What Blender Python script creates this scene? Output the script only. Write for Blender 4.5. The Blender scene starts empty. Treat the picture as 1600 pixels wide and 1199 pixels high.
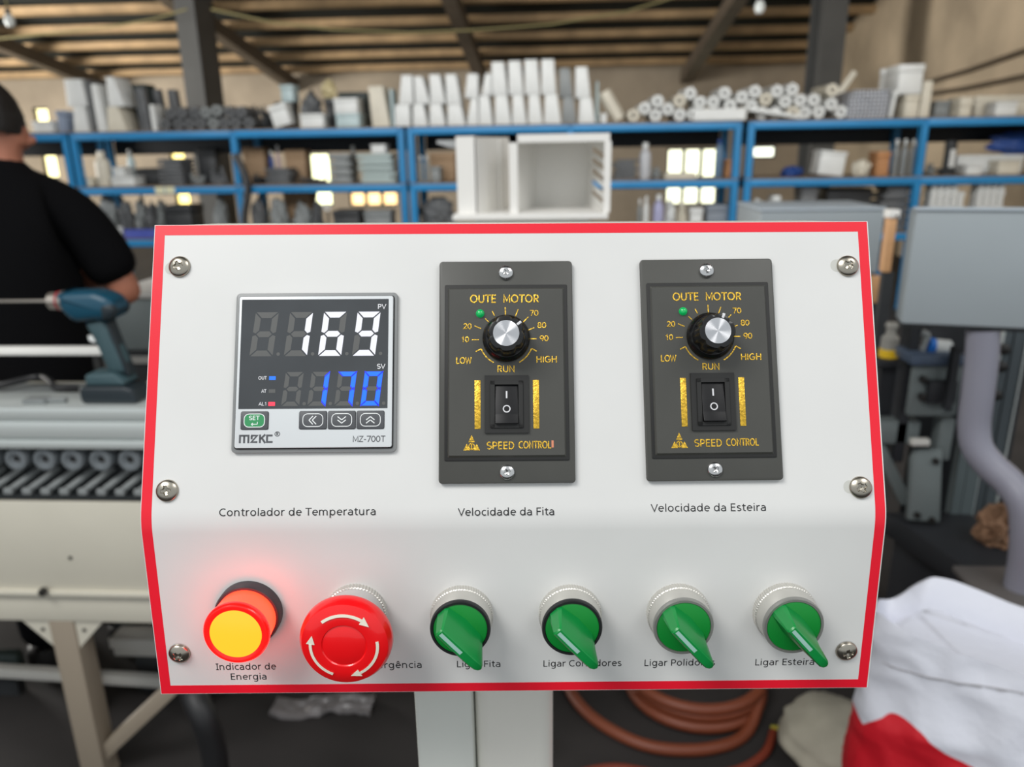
import bpy, bmesh, math, random
from mathutils import Matrix, Vector, noise
random.seed(7)
SC = bpy.context.scene
COL = SC.collection
R = math.radians

# ------------------------------------------------------------------ camera
CAM_LOC = Vector((0, 0, 1.5))
CAM_ROT = Matrix.Rotation(R(3.5), 3, 'Z') @ Matrix.Rotation(R(73), 3, 'X') @ Matrix.Rotation(R(-0.9), 3, 'Z')
cd = bpy.data.cameras.new('camera')
cam = bpy.data.objects.new('camera', cd)
COL.objects.link(cam)
cam.matrix_world = Matrix.Translation(CAM_LOC) @ CAM_ROT.to_4x4()
cd.sensor_width = 36
cd.lens = 27
cd.clip_start = 0.02
cd.clip_end = 200
cd.dof.use_dof = True
cd.dof.focus_distance = 0.345
cd.dof.aperture_fstop = 9.0
SC.camera = cam

# ------------------------------------------------------------------ world, lights, exposure
w = bpy.data.worlds.new('daylight')
SC.world = w
w.use_nodes = True
bg = w.node_tree.nodes['Background']
bg.inputs[0].default_value = (0.90, 0.95, 0.98, 1)
bg.inputs[1].default_value = 0.76
SC.view_settings.view_transform = 'Standard'
SC.view_settings.look = 'None'
SC.view_settings.exposure = 0.0
SC.view_settings.gamma = 1
SC.view_settings.use_curve_mapping = False
SC.cycles.use_denoising = True
SC.cycles.max_bounces = 8


def area_light(name, loc, target, sx, sy, power, col):
    l = bpy.data.lights.new(name, 'AREA')
    l.shape = 'RECTANGLE'
    l.size, l.size_y = sx, sy
    l.energy = power
    l.color = col
    o = bpy.data.objects.new(name, l)
    COL.objects.link(o)
    o.location = loc
    o.rotation_euler = (Vector(target) - Vector(loc)).to_track_quat('-Z', 'Y').to_euler()
    return o


# daylight through the roof lights; unseen fill lamps are added for shelves, purlins and walls
area_light('roof_light', (-1.8, -1.2, 4.4), (0.0, 1.3, 1.2), 2.0, 1.2, 118, (1.0, 0.985, 0.96))
area_light('roof_light', (2.2, -0.6, 4.4), (0.3, 1.5, 1.2), 2.0, 1.2, 44, (1.0, 0.985, 0.96))
area_light('aisle_fill', (0.0, 3.6, 3.0), (0.0, 8.5, 1.2), 9.0, 0.5, 165, (1.0, 0.99, 0.97))  # fill lamp added out of view to brighten the shelf fronts and purlins
area_light('side_fill', (-12.7, 9.0, 1.6), (0.0, 12.5, 3.0), 6.0, 2.4, 2000, (1.0, 0.97, 0.92))  # fill lamp added in front of the closed wall to light purlins


# ------------------------------------------------------------------ materials
def lin(c):
    r = []
    for v in c:
        v = v / 255.0
        r.append(v / 12.92 if v <= 0.04045 else ((v + 0.055) / 1.055) ** 2.4)
    return (*r, 1)


MATS = {}


def mat(name, col, rough=0.5, metal=0.0, emit=0.0, ecol=None, var=0.0, scale=8.0, bump=0.0, aniso=0.0, spec=0.5, trans=0.0, coat=0.0):
    if name in MATS:
        return MATS[name]
    m = bpy.data.materials.new(name)
    m.use_nodes = True
    nt = m.node_tree
    b = nt.nodes['Principled BSDF']
    c = lin(col)
    b.inputs['Base Color'].default_value = c
    b.inputs['Roughness'].default_value = rough
    b.inputs['Metallic'].default_value = metal
    b.inputs['Specular IOR Level'].default_value = spec
    b.inputs['Coat Weight'].default_value = coat
    b.inputs['Transmission Weight'].default_value = trans
    if emit:
        b.inputs['Emission Color'].default_value = lin(ecol or col)
        b.inputs['Emission Strength'].default_value = emit
    if var or bump:
        tc = nt.nodes.new('ShaderNodeTexCoord')
        nz = nt.nodes.new('ShaderNodeTexNoise')
        nz.inputs['Scale'].default_value = scale
        nz.inputs['Detail'].default_value = 5
        nt.links.new(tc.outputs['Object'], nz.inputs['Vector'])
        if var:
            rp = nt.nodes.new('ShaderNodeValToRGB')
            rp.color_ramp.elements[0].position = 0.3
            rp.color_ramp.elements[1].position = 0.7
            rp.color_ramp.elements[0].color = (*[v * (1 - var) for v in c[:3]], 1)
            rp.color_ramp.elements[1].color = (*[min(1, v * (1 + var * 0.6)) for v in c[:3]], 1)
            nt.links.new(nz.outputs['Fac'], rp.inputs[0])
            nt.links.new(rp.outputs[0], b.inputs['Base Color'])
        if bump:
            bp = nt.nodes.new('ShaderNodeBump')
            bp.inputs['Strength'].default_value = bump
            bp.inputs['Distance'].default_value = 0.02
            nt.links.new(nz.outputs['Fac'], bp.inputs['Height'])
            nt.links.new(bp.outputs[0], b.inputs['Normal'])
    if aniso:
        b.inputs['Anisotropic'].default_value = aniso
        tg = nt.nodes.new('ShaderNodeTangent')
        tg.direction_type = 'RADIAL'
        tg.axis = 'Z'
        nt.links.new(tg.outputs[0], b.inputs['Tangent'])
    MATS[name] = m
    return m


# ------------------------------------------------------------------ mesh helpers
I4 = Matrix.Identity(4)
WM = {}


class MB:
    def __init__(s):
        s.bm = bmesh.new()

    def merge(s, bm, M=None):
        if M is not None:
            bmesh.ops.transform(bm, matrix=M, verts=bm.verts)
        me = bpy.data.meshes.new('t')
        bm.to_mesh(me)
        bm.free()
        s.bm.from_mesh(me)
        bpy.data.meshes.remove(me)
        return s

    def box(s, x0, x1, y0, y1, z0, z1, bev=0.0, M=None, seg=2):
        bm = bmesh.new()
        bmesh.ops.create_cube(bm, size=1)
        for v in bm.verts:
            v.co = Vector(((x0 + x1) / 2 + v.co.x * (x1 - x0), (y0 + y1) / 2 + v.co.y * (y1 - y0), (z0 + z1) / 2 + v.co.z * (z1 - z0)))
        if bev:
            bmesh.ops.bevel(bm, geom=bm.edges[:], offset=bev, segments=seg, affect='EDGES', profile=0.5)
        return s.merge(bm, M)

    def prism(s, poly, z0, z1, M=None, bev=0.0, top=None, seg=2):
        """polygon in local XY extruded from z0 to z1; top = a second polygon for the far end"""
        bm = bmesh.new()
        a = [bm.verts.new((p[0], p[1], z0)) for p in poly]
        b = [bm.verts.new((p[0], p[1], z1)) for p in (top or poly)]
        n = len(poly)
        bm.faces.new(a[::-1])
        bm.faces.new(b)
        for i in range(n):
            bm.faces.new((a[i], a[(i + 1) % n], b[(i + 1) % n], b[i]))
        bmesh.ops.recalc_face_normals(bm, faces=bm.faces[:])
        if bev:
            bmesh.ops.bevel(bm, geom=bm.edges[:], offset=bev, segments=seg, affect='EDGES', profile=0.5)
        return s.merge(bm, M)

    def lathe(s, prof, seg=48, M=None, flute=None):
        """profile [(r,z)...] about Z; closed with caps where r is not 0; flute(angle,r,z)->r"""
        bm = bmesh.new()
        rows = []
        for r, z in prof:
            if r < 1e-9:
                rows.append([bm.verts.new((0, 0, z))])
            else:
                row = []
                for k in range(seg):
                    t = 2 * math.pi * k / seg
                    rr = flute(t, r, z) if flute else r
                    row.append(bm.verts.new((rr * math.cos(t), rr * math.sin(t), z)))
                rows.append(row)
        for a, b in zip(rows, rows[1:]):
            for k in range(seg):
                k2 = (k + 1) % seg
                if len(a) == 1 and len(b) == 1:
                    continue
                if len(a) == 1:
                    bm.faces.new((a[0], b[k], b[k2]))
                elif len(b) == 1:
                    bm.faces.new((a[k], a[k2], b[0]))
                else:
                    bm.faces.new((a[k], a[k2], b[k2], b[k]))
        for row in (rows[0], rows[-1]):
            if len(row) > 1:
                bm.faces.new(row)
        bmesh.ops.recalc_face_normals(bm, faces=bm.faces[:])
        return s.merge(bm, M)

    def ring(s, ro, ri, z0, z1, seg=48, M=None):
        bm = bmesh.new()
        rows = []
        for r, z in ((ro, z0), (ro, z1), (ri, z1), (ri, z0)):
            rows.append([bm.verts.new((r * math.cos(2 * math.pi * k / seg), r * math.sin(2 * math.pi * k / seg), z)) for k in range(seg)])
        for i in range(4):
            a, b = rows[i], rows[(i + 1) % 4]
            for k in range(seg):
                bm.faces.new((a[k], a[(k + 1) % seg], b[(k + 1) % seg], b[k]))
        bmesh.ops.recalc_face_normals(bm, faces=bm.faces[:])
        return s.merge(bm, M)

    def tube(s, path, r, seg=10, closed=False):
        path = [Vector(p) for p in path]
        n = len(path)
        bm = bmesh.new()
        rows = []
        up = Vector((0, 0, 1))
        for i, p in enumerate(path):
            a = path[(i - 1) % n] if (closed or i > 0) else p
            b = path[(i + 1) % n] if (closed or i < n - 1) else p
            t = (b - a).normalized()
            u = up - t * up.dot(t)
            if u.length < 1e-3:
                u = Vector((1, 0, 0)) - t * t.x
            u.normalize()
            up = u
            v = t.cross(u)
            rr = r(i / max(1, n - 1)) if callable(r) else r
            rows.append([bm.verts.new(p + u * rr * math.cos(2 * math.pi * k / seg) + v * rr * math.sin(2 * math.pi * k / seg)) for k in range(seg)])
        m = n if closed else n - 1
        for i in range(m):
            a, b = rows[i], rows[(i + 1) % n]
            for k in range(seg):
                bm.faces.new((a[k], a[(k + 1) % seg], b[(k + 1) % seg], b[k]))
        if not closed:
            bm.faces.new(rows[0])
            bm.faces.new(rows[-1])
        bmesh.ops.recalc_face_normals(bm, faces=bm.faces[:])
        return s.merge(bm)

    def bar(s, a, b, wx, wy, up=(0, 0, 1), bev=0.0):
        """rectangular bar from a to b, wx wide across, wy along up"""
        a, b = Vector(a), Vector(b)
        t = (b - a).normalized()
        u = Vector(up) - t * Vector(up).dot(t)
        u.normalize()
        v = t.cross(u)
        M = Matrix((v.to_4d(), u.to_4d(), t.to_4d(), (0, 0, 0, 1))).transposed()
        M = Matrix.Translation(a) @ Matrix(((v.x, u.x, t.x, 0), (v.y, u.y, t.y, 0), (v.z, u.z, t.z, 0), (0, 0, 0, 1)))
        return s.box(-wx / 2, wx / 2, -wy / 2, wy / 2, 0, (b - a).length, bev, M)

    def ball(s, c, r, sc=(1, 1, 1), lump=0.0, seed=0, sub=3, flat=None, M=None):
        bm = bmesh.new()
        bmesh.ops.create_icosphere(bm, subdivisions=sub, radius=1)
        for v in bm.verts:
            d = v.co.normalized()
            k = 1 + lump * noise.noise(d * 2.1 + Vector((seed * 3.1, seed, 0))) + lump * 0.5 * noise.noise(d * 5.3 + Vector((seed, 7, 0)))
            v.co = Vector((d.x * r * sc[0] * k, d.y * r * sc[1] * k, d.z * r * sc[2] * k))
            if flat is not None:
                v.co.z = max(v.co.z, flat)
            v.co += Vector(c)
        return s.merge(bm, M)

    def build(s, name, m, parent=None, world=False, M=None, smooth=35, label=None):
        me = bpy.data.meshes.new(name)
        s.bm.to_mesh(me)
        s.bm.free()
        if M is not None:
            me.transform(M)
        if world and parent is not None:
            me.transform(WM[parent].inverted())
        if m is not None:
            me.materials.append(m)
        if smooth:
            for p in me.polygons:
                p.use_smooth = True
            me.set_sharp_from_angle(angle=R(smooth))
        o = bpy.data.objects.new(name, me)
        COL.objects.link(o)
        if parent is not None:
            o.parent = parent
            WM[o] = WM[parent]
        else:
            WM[o] = I4
        if label:
            o['label'] = label
        return o


def tag(o, label, cat, group=None, kind=None):
    o['label'] = label
    o['category'] = cat
    if group:
        o['group'] = group
    if kind:
        o['kind'] = kind
    return o


def thing(name, label, cat, M, group=None):
    o = bpy.data.objects.new(name, None)
    COL.objects.link(o)
    o.empty_display_size = 0.02
    if not isinstance(M, Matrix):
        M = Matrix.Translation(Vector(M))
    o.matrix_world = M
    WM[o] = M
    return tag(o, label, cat, group)


def single(mb, name, label, cat, m, group=None, kind=None, smooth=35):
    """a thing that is one mesh, its origin moved to its base"""
    o = mb.build(name, m, smooth=smooth)
    vs = [v.co for v in o.data.vertices]
    c = Vector(((min(v.x for v in vs) + max(v.x for v in vs)) / 2, (min(v.y for v in vs) + max(v.y for v in vs)) / 2, min(v.z for v in vs)))
    o.data.transform(Matrix.Translation(-c))
    o.location = c
    WM[o] = Matrix.Translation(c)
    return tag(o, label, cat, group, kind)


def struct(o):
    o['kind'] = 'structure'
    return o


def tree_copy(o, parent=None):
    c = o.copy()
    COL.objects.link(c)
    if parent is not None:
        c.parent = parent
    for ch in list(o.children):
        tree_copy(ch, c)
    return c


def at(px, py, Y):
    """the point of the place at world depth Y behind a pixel of the 1600x1199 photograph (authoring aid)"""
    d = CAM_ROT @ Vector(((px - 800) / 1200, -(py - 599.5) / 1200, -1))
    return CAM_LOC + d * (Y / d.y)


def floor_at(px, py):
    d = CAM_ROT @ Vector(((px - 800) / 1200, -(py - 599.5) / 1200, -1))
    return CAM_LOC + d * (-CAM_LOC.z / d.z)


def arc(cx, cy, rx, ry, a0, a1, n=14):
    return [(cx + rx * math.cos(R(a0 + (a1 - a0) * k / n)), cy + ry * math.sin(R(a0 + (a1 - a0) * k / n))) for k in range(n + 1)]


def glyph(ch):
    """monoline strokes in units of the cap height, and the advance"""
    O = lambda cx, rx: arc(cx, 0.375, rx, 0.325, 0, 360, 28)
    st = lambda x, a=0.0, b=0.75: [(x, a), (x, b)]
    arch = lambda x0, x1: [(x0, 0.4)] + arc((x0 + x1) / 2, 0.44, (x1 - x0) / 2, 0.26, 180, 0)[1:] + [(x1, 0)]
    G = {
        ' ': ([], 0.36),
        'o': ([O(0.40, 0.28)], 0.83), 'c': ([arc(0.40, 0.375, 0.28, 0.325, 52, 308, 22)], 0.66),
        'e': ([[(0.12, 0.4), (0.66, 0.4)] + arc(0.40, 0.375, 0.27, 0.325, 6, 312, 24)], 0.78),
        'd': ([O(0.38, 0.26), st(0.66, 0, 1.06)], 0.84), 'p': ([st(0.14, -0.33), O(0.42, 0.26)], 0.84),
        'g': ([O(0.38, 0.26), [(0.66, 0.75), (0.66, -0.05)] + arc(0.40, -0.05, 0.26, 0.23, 0, -140)[1:]], 0.84),
        'n': ([st(0.14), arch(0.14, 0.64)], 0.84), 'm': ([st(0.14), arch(0.14, 0.58), arch(0.58, 1.02)], 1.24),
        'r': ([st(0.14), arc(0.42, 0.42, 0.28, 0.28, 180, 78)], 0.54),
        't': ([[(0.22, 0.95), (0.22, 0.22)] + arc(0.39, 0.22, 0.17, 0.17, 180, 290)[1:], [(0.04, 0.70), (0.46, 0.70)]], 0.52),
        'l': ([st(0.16, 0, 1.06)], 0.34), 'i': ([st(0.16), [(0.16, 0.92), (0.16, 1.04)]], 0.34),
        'a': ([arc(0.34, 0.44, 0.24, 0.26, 140, 0) + [(0.58, 0)], [(0.58, 0.42), (0.36, 0.41)] + arc(0.32, 0.225, 0.22, 0.18, 95, 270) + arc(0.36, 0.27, 0.22, 0.225, 270, 350)], 0.75),
        'u': ([[(0.14, 0.75), (0.14, 0.3)] + arc(0.38, 0.3, 0.24, 0.25, 180, 360)[1:], st(0.62)], 0.84),
        's': ([arc(0.32, 0.545, 0.2, 0.155, 40, 215, 12) + [(0.3, 0.4), (0.42, 0.34)] + arc(0.31, 0.2, 0.21, 0.155, 35, -145, 12)], 0.64),
        'ê': ([[(0.12, 0.4), (0.66, 0.4)] + arc(0.40, 0.375, 0.27, 0.325, 6, 312, 24), [(0.22, 0.86), (0.39, 1.04), (0.56, 0.86)]], 0.78),
        'C': ([arc(0.52, 0.5, 0.42, 0.45, 55, 305, 24)], 0.88), 'O': ([arc(0.5, 0.5, 0.40, 0.45, 0, 360, 32)], 1.04),
        'T': ([[(0.38, 0), (0.38, 0.95)], [(0.02, 0.95), (0.74, 0.95)]], 0.76),
        'V': ([[(0.03, 1), (0.40, 0.03), (0.77, 1)]], 0.80), 'F': ([[(0.15, 0), (0.15, 0.95), (0.62, 0.95)], [(0.15, 0.5), (0.58, 0.5)]], 0.68),
        'E': ([[(0.64, 0.05), (0.15, 0.05), (0.15, 0.95), (0.64, 0.95)], [(0.15, 0.52), (0.60, 0.52)]], 0.74),
        'L': ([[(0.15, 1), (0.15, 0.05), (0.62, 0.05)]], 0.68), 'I': ([st(0.14, 0, 1)], 0.28),
        'P': ([[(0.15, 0), (0.15, 0.95), (0.38, 0.95)] + arc(0.38, 0.69, 0.28, 0.26, 90, -90) + [(0.15, 0.43)]], 0.78),
        'R': ([[(0.15, 0), (0.15, 0.95), (0.38, 0.95)] + arc(0.38, 0.7, 0.26, 0.25, 90, -90) + [(0.15, 0.45)], [(0.40, 0.45), (0.68, 0)]], 0.80),
        'U': ([[(0.13, 1), (0.13, 0.38)] + arc(0.43, 0.38, 0.30, 0.33, 180, 360)[1:] + [(0.73, 1)]], 0.88),
        'M': ([[(0.12, 0), (0.12, 0.97), (0.48, 0.2), (0.84, 0.97), (0.84, 0)]], 0.98),
        'W': ([[(0.03, 1), (0.28, 0.05), (0.53, 0.9), (0.78, 0.05), (1.03, 1)]], 1.08),
        'H': ([st(0.14, 0, 1), st(0.72, 0, 1), [(0.14, 0.52), (0.72, 0.52)]], 0.88),
        'G': ([arc(0.50, 0.5, 0.38, 0.45, 50, 320, 22) + [(0.84, 0.46), (0.52, 0.46)]], 0.96),
        'N': ([[(0.14, 0), (0.14, 0.97), (0.72, 0.03), (0.72, 1)]], 0.88),
        'S': ([arc(0.40, 0.715, 0.28, 0.235, 35, 225, 14) + [(0.38, 0.52), (0.52, 0.44)] + arc(0.40, 0.275, 0.29, 0.225, 40, -145, 14)], 0.78),
        'D': ([[(0.15, 0.05), (0.15, 0.95), (0.36, 0.95)] + arc(0.36, 0.5, 0.38, 0.45, 90, -90, 20) + [(0.15, 0.05)]], 0.90),
        'A': ([[(0.03, 0), (0.40, 0.97), (0.77, 0)], [(0.16, 0.32), (0.64, 0.32)]], 0.80),
        'K': ([st(0.15, 0, 1), [(0.70, 1), (0.17, 0.45)], [(0.34, 0.6), (0.72, 0)]], 0.76),
        'Z': ([[(0.06, 0.94), (0.64, 0.94), (0.06, 0.06), (0.66, 0.06)]], 0.74),
        '-': ([[(0.05, 0.4), (0.38, 0.4)]], 0.44),
        '0': ([arc(0.36, 0.5, 0.28, 0.45, 0, 360, 28)], 0.74), '1': ([[(0.14, 0.74), (0.38, 0.95), (0.38, 0)]], 0.68),
        '2': ([arc(0.35, 0.68, 0.26, 0.27, 155, -20, 12) + [(0.08, 0.05), (0.66, 0.05)]], 0.74),
        '7': ([[(0.06, 0.95), (0.64, 0.95), (0.26, 0)]], 0.72),
        '8': ([arc(0.36, 0.73, 0.23, 0.22, 0, 360, 22), arc(0.36, 0.28, 0.28, 0.23, 0, 360, 24)], 0.74),
        '9': ([arc(0.36, 0.67, 0.27, 0.28, 0, 360, 24), arc(0.33, 0.55, 0.30, 0.50, 8, -80, 12)], 0.74),
        '\x01': ([[(0.12, 0), (0.12, 0.88), (1.02, 0.88), (1.02, 0)], [(0.57, 0), (0.57, 0.88)]], 1.24),
        '\x02': ([[(0.05, 0.88), (0.70, 0.88), (0.10, 0.12), (0.74, 0.12)], [(0.12, 0.88), (0.12, 0.45)]], 0.86),
        '\x03': ([[(0.72, 0.88), (0.14, 0.88), (0.14, 0.12), (0.74, 0.12)]], 0.82),
        '®': ([arc(0.5, 0.5, 0.46, 0.46, 0, 360, 30), [(0.36, 0.24), (0.36, 0.76), (0.52, 0.76)] + arc(0.52, 0.63, 0.13, 0.13, 90, -90, 8) + [(0.36, 0.5)], [(0.5, 0.5), (0.66, 0.24)]], 1.0),
    }
    return G[ch]


def text(body, h, x, y, z, m, parent, name='lettering', align='L', width=None, ext=0.00003, bold=0.0, M=None, wt=0.115, serif=False):
    """monoline lettering: cap height h, left/centre/right anchor x, baseline y, its underside at height z"""
    lines, cur = [], 0.0
    for ch in body:
        st, adv = glyph(ch)
        if ch == 'I' and serif:
            st, adv = [[(0.22, 0), (0.22, 1)], [(0.04, 0.95), (0.40, 0.95)], [(0.04, 0.05), (0.40, 0.05)]], 0.44
        lines += [[(px + cur, py) for px, py in s] for s in st]
        cur += adv
    xs = [p[0] for s in lines for p in s]
    x0, x1 = min(xs) - wt / 2, max(xs) + wt / 2
    sx = h if width is None else width / (x1 - x0)
    off = {'L': x0, 'C': (x0 + x1) / 2, 'R': x1}[align]
    tf = lambda p: Vector((x + (p[0] - off) * sx, y + p[1] * h, 0))
    hw = wt * h / 2
    bm = bmesh.new()
    for s in lines:
        P = [tf(p) for p in s]
        Q = [P[0]]
        for p in P[1:]:
            if (p - Q[-1]).length > 1e-7:
                Q.append(p)
        P = Q
        closed = (P[0] - P[-1]).length < 1e-6 and len(P) > 4
        if closed:
            P = P[:-1]
        n = len(P)
        L, Rr = [], []
        for i in range(n):
            a = P[i - 1] if (i > 0 or closed) else None
            b = P[(i + 1) % n] if (i < n - 1 or closed) else None
            d1 = (P[i] - a).normalized() if a is not None else None
            d2 = (b - P[i]).normalized() if b is not None else None
            d1 = d1 or d2
            d2 = d2 or d1
            n1, n2 = Vector((-d1.y, d1.x, 0)), Vector((-d2.y, d2.x, 0))
            mt = n1 + n2
            if mt.length < 1e-4:
                mt = n1
            mt.normalize()
            k = min(1.8, 1 / max(0.3, mt.dot(n1)))
            for zz_, lst in ((hw, L), (-hw, Rr)):
                q_ = P[i] + mt * zz_ * k
                lst.append((bm.verts.new((q_.x, q_.y, z)), bm.verts.new((q_.x, q_.y, z + ext))))
        for i in range(n if closed else n - 1):
            j = (i + 1) % n
            bm.faces.new((L[i][1], Rr[i][1], Rr[j][1], L[j][1]))
            bm.faces.new((L[i][0], L[j][0], Rr[j][0], Rr[i][0]))
            bm.faces.new((L[i][0], L[i][1], L[j][1], L[j][0]))
            bm.faces.new((Rr[i][0], Rr[j][0], Rr[j][1], Rr[i][1]))
        if not closed:
            bm.faces.new((L[0][0], Rr[0][0], Rr[0][1], L[0][1]))
            bm.faces.new((L[-1][0], L[-1][1], Rr[-1][1], Rr[-1][0]))
    bmesh.ops.recalc_face_normals(bm, faces=bm.faces[:])
    mb = MB()
    mb.merge(bm)
    return mb.build(name, m, parent, M=M, smooth=0)


mm = 0.001
# ------------------------------------------------------------------ the hall
concrete = mat('floor_concrete', (44, 41, 40), 0.75, var=0.3, scale=3.0, bump=0.1)
plaster = mat('wall_plaster', (172, 158, 138), 0.9, var=0.22, scale=1.2, bump=0.1)
rough_wall = mat('wall_rough', (186, 168, 142), 0.9, var=0.4, scale=0.9, bump=0.3)
roof_dark = mat('roof_sheet', (30, 36, 32), 0.8, var=0.2, scale=2)
purlin_m = mat('purlin_timber', (176, 146, 106), 0.7, var=0.3, scale=2.5)
steel_m = mat('column_paint', (84, 84, 82), 0.6, var=0.15, scale=3)
rafter_m = mat('rafter_steel', (104, 92, 78), 0.65, var=0.2, scale=3)
win_m = mat('window_daylight', (240, 240, 225), 0.4, emit=5.0, ecol=(250, 250, 215))
winframe_m = mat('window_frame', (40, 42, 40), 0.6)
YB = 16.0
ZROOF = lambda y: 1.5 + 3.88 - 0.157 * y      # the roof falls away from the camera
struct(MB().box(-13, 6.4, -4, YB + 0.2, -0.1, 0).build('floor', concrete))
d_ = CAM_ROT @ Vector(((1384 - 800) / 1200, 594 / 1200, -1))
XR = d_.x * (3.88 / (d_.z + 0.157 * d_.y))       # where the roof meets the right-hand wall
# back wall with real window openings
WINS = [(1043, 232, 1119, 320, 3, (250, 252, 220)), (481, 239, 521, 322, 1, (250, 252, 205)), (545, 300, 622, 322, 3, (255, 214, 150)),
        (1177, 228, 1212, 247, 1, (250, 255, 235)), (50, 168, 93, 279, 1, (255, 244, 175)), (262, 226, 300, 332, 1, (255, 232, 130)),
        (340, 226, 362, 262, 2, (250, 240, 190))]
rects = []
for (x0, y0, x1, y1, n, c) in WINS:
    a, b = at(x0, y0, YB), at(x1, y1, YB)
    rects.append((a.x, b.x, b.z, a.z))
xs = sorted({-13.0, XR + 0.2, *[r[0] for r in rects], *[r[1] for r in rects]})
zs = sorted({0.0, ZROOF(YB) + 0.22, *[r[2] for r in rects], *[r[3] for r in rects]})
wb = MB()
for i in range(len(xs) - 1):
    for j in range(len(zs) - 1):
        cx, cz = (xs[i] + xs[i + 1]) / 2, (zs[j] + zs[j + 1]) / 2
        if any(r[0] < cx < r[1] and r[2] < cz < r[3] for r in rects):
            continue
        wb.box(xs[i], xs[i + 1], YB, YB + 0.2, zs[j], zs[j + 1])
bmesh.ops.remove_doubles(wb.bm, verts=wb.bm.verts, dist=1e-4)
struct(wb.build('wall_back', plaster, smooth=0))
for k, ((x0, x1, z0, z1), W) in enumerate(zip(rects, WINS)):
    fr = MB()
    t, tm = 0.035, 0.075
    fr.box(x0, x0 + t, YB + 0.05, YB + 0.12, z0, z1).box(x1 - t, x1, YB + 0.05, YB + 0.12, z0, z1)
    fr.box(x0, x1, YB + 0.05, YB + 0.12, z0, z0 + t).box(x0, x1, YB + 0.05, YB + 0.12, z1 - t, z1)
    for q in range(1, W[4]):
        xm = x0 + (x1 - x0) * q / W[4]
        fr.box(xm - tm / 2, xm + tm / 2, YB + 0.05, YB + 0.12, z0, z1)
    f = struct(fr.build('window_%d' % (k + 1), winframe_m))
    MB().box(x0 + t, x1 - t, YB + 0.08, YB + 0.09, z0 + t, z1 - t).build('pane', mat('pane_%d' % k, W[5], 0.4, emit=2.2, ecol=W[5]), f)
struct(MB().box(XR, XR + 0.2, 3.0, YB, 0, ZROOF(3.0)).build('wall_right', rough_wall))
struct(MB().box(-13.2, -13, -4, YB, 0, 5).build('wall_left', plaster))
# roof: dark sheet with timber purlins and steel rafters beneath
Y0 = -0.5
def roofslab(name, t0, t1, y0, y1, m, x0=-13.2, x1=XR + 0.2):
    mb = MB()
    P = [(y0, ZROOF(y0) + t0), (y1, ZROOF(y1) + t0), (y1, ZROOF(y1) + t1), (y0, ZROOF(y0) + t1)]
    mb.prism(P, x0, x1, Matrix(((0, 0, 1, 0), (1, 0, 0, 0), (0, 1, 0, 0), (0, 0, 0, 1))))
    return mb
ceil = struct(roofslab('ceiling', 0.16, 0.2, Y0, YB + 0.2, roof_dark).build('ceiling', roof_dark))
y = YB - 0.55
while y > 3.0:
    roofslab('purlin', 0.0, 0.1, y - 0.06, y + 0.06, purlin_m, -13, XR + 0.1).build('purlin', purlin_m, ceil)
    y -= 0.86
for X in (-12.7, -8.95, -5.2, -1.45, 2.45):
    roofslab('rafter', -0.22, 0.0, 2.5, YB, rafter_m, X - 0.1, X + 0.1).build('rafter', rafter_m, ceil)
# steel columns
def column(pl, pr, py, Y, name):
    a, b = at(pl, py, Y), at(pr, py, Y)
    x0, x1, h = a.x, b.x, ZROOF(Y)
    mb = MB()
    mb.box(x0, x1, Y, Y + 0.04, 0, h).box(x0, x1, Y + 0.56, Y + 0.6, 0, h)
    mb.box((x0 + x1) / 2 - 0.03, (x0 + x1) / 2 + 0.03, Y + 0.04, Y + 0.56, 0, h)
    mb.box(x1 - 0.04, x1, Y + 0.02, Y + 0.58, 0, h)
    mb.box(x0 - 0.05, x1 + 0.05, Y - 0.05, Y + 0.65, 0, 0.03)
    return struct(mb.build(name, steel_m))
column(281, 312, 80, 10.8, 'trim_1')
column(1283, 1319, 80, 10.8, 'trim_2')
pass

# pipes along the right-hand wall
pipe_m = mat('wall_pipe', (96, 84, 68), 0.7)
for a, b, lab in (((1600, 78), (1440, 131), 'upper brown pipe running down the rough brown wall'), ((1600, 118), (1430, 150), 'lower brown pipe running along the rough brown wall')):
    p0, p1 = None, None
    pts = []
    for (px, py) in (a, b):
        d = CAM_ROT @ Vector(((px - 800) / 1200, -(py - 599.5) / 1200, -1))
        pts.append(CAM_LOC + d * ((XR - 0.05) / d.x))
    single(MB().tube([pts[0] + (pts[0] - pts[1]) * 0.2, pts[0].lerp(pts[1], 0.5) + Vector((0, 0, -0.02)), pts[1]], 0.026, 8), 'wall_pipe', lab, 'pipe', pipe_m, 'pipes on the wall')
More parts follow.
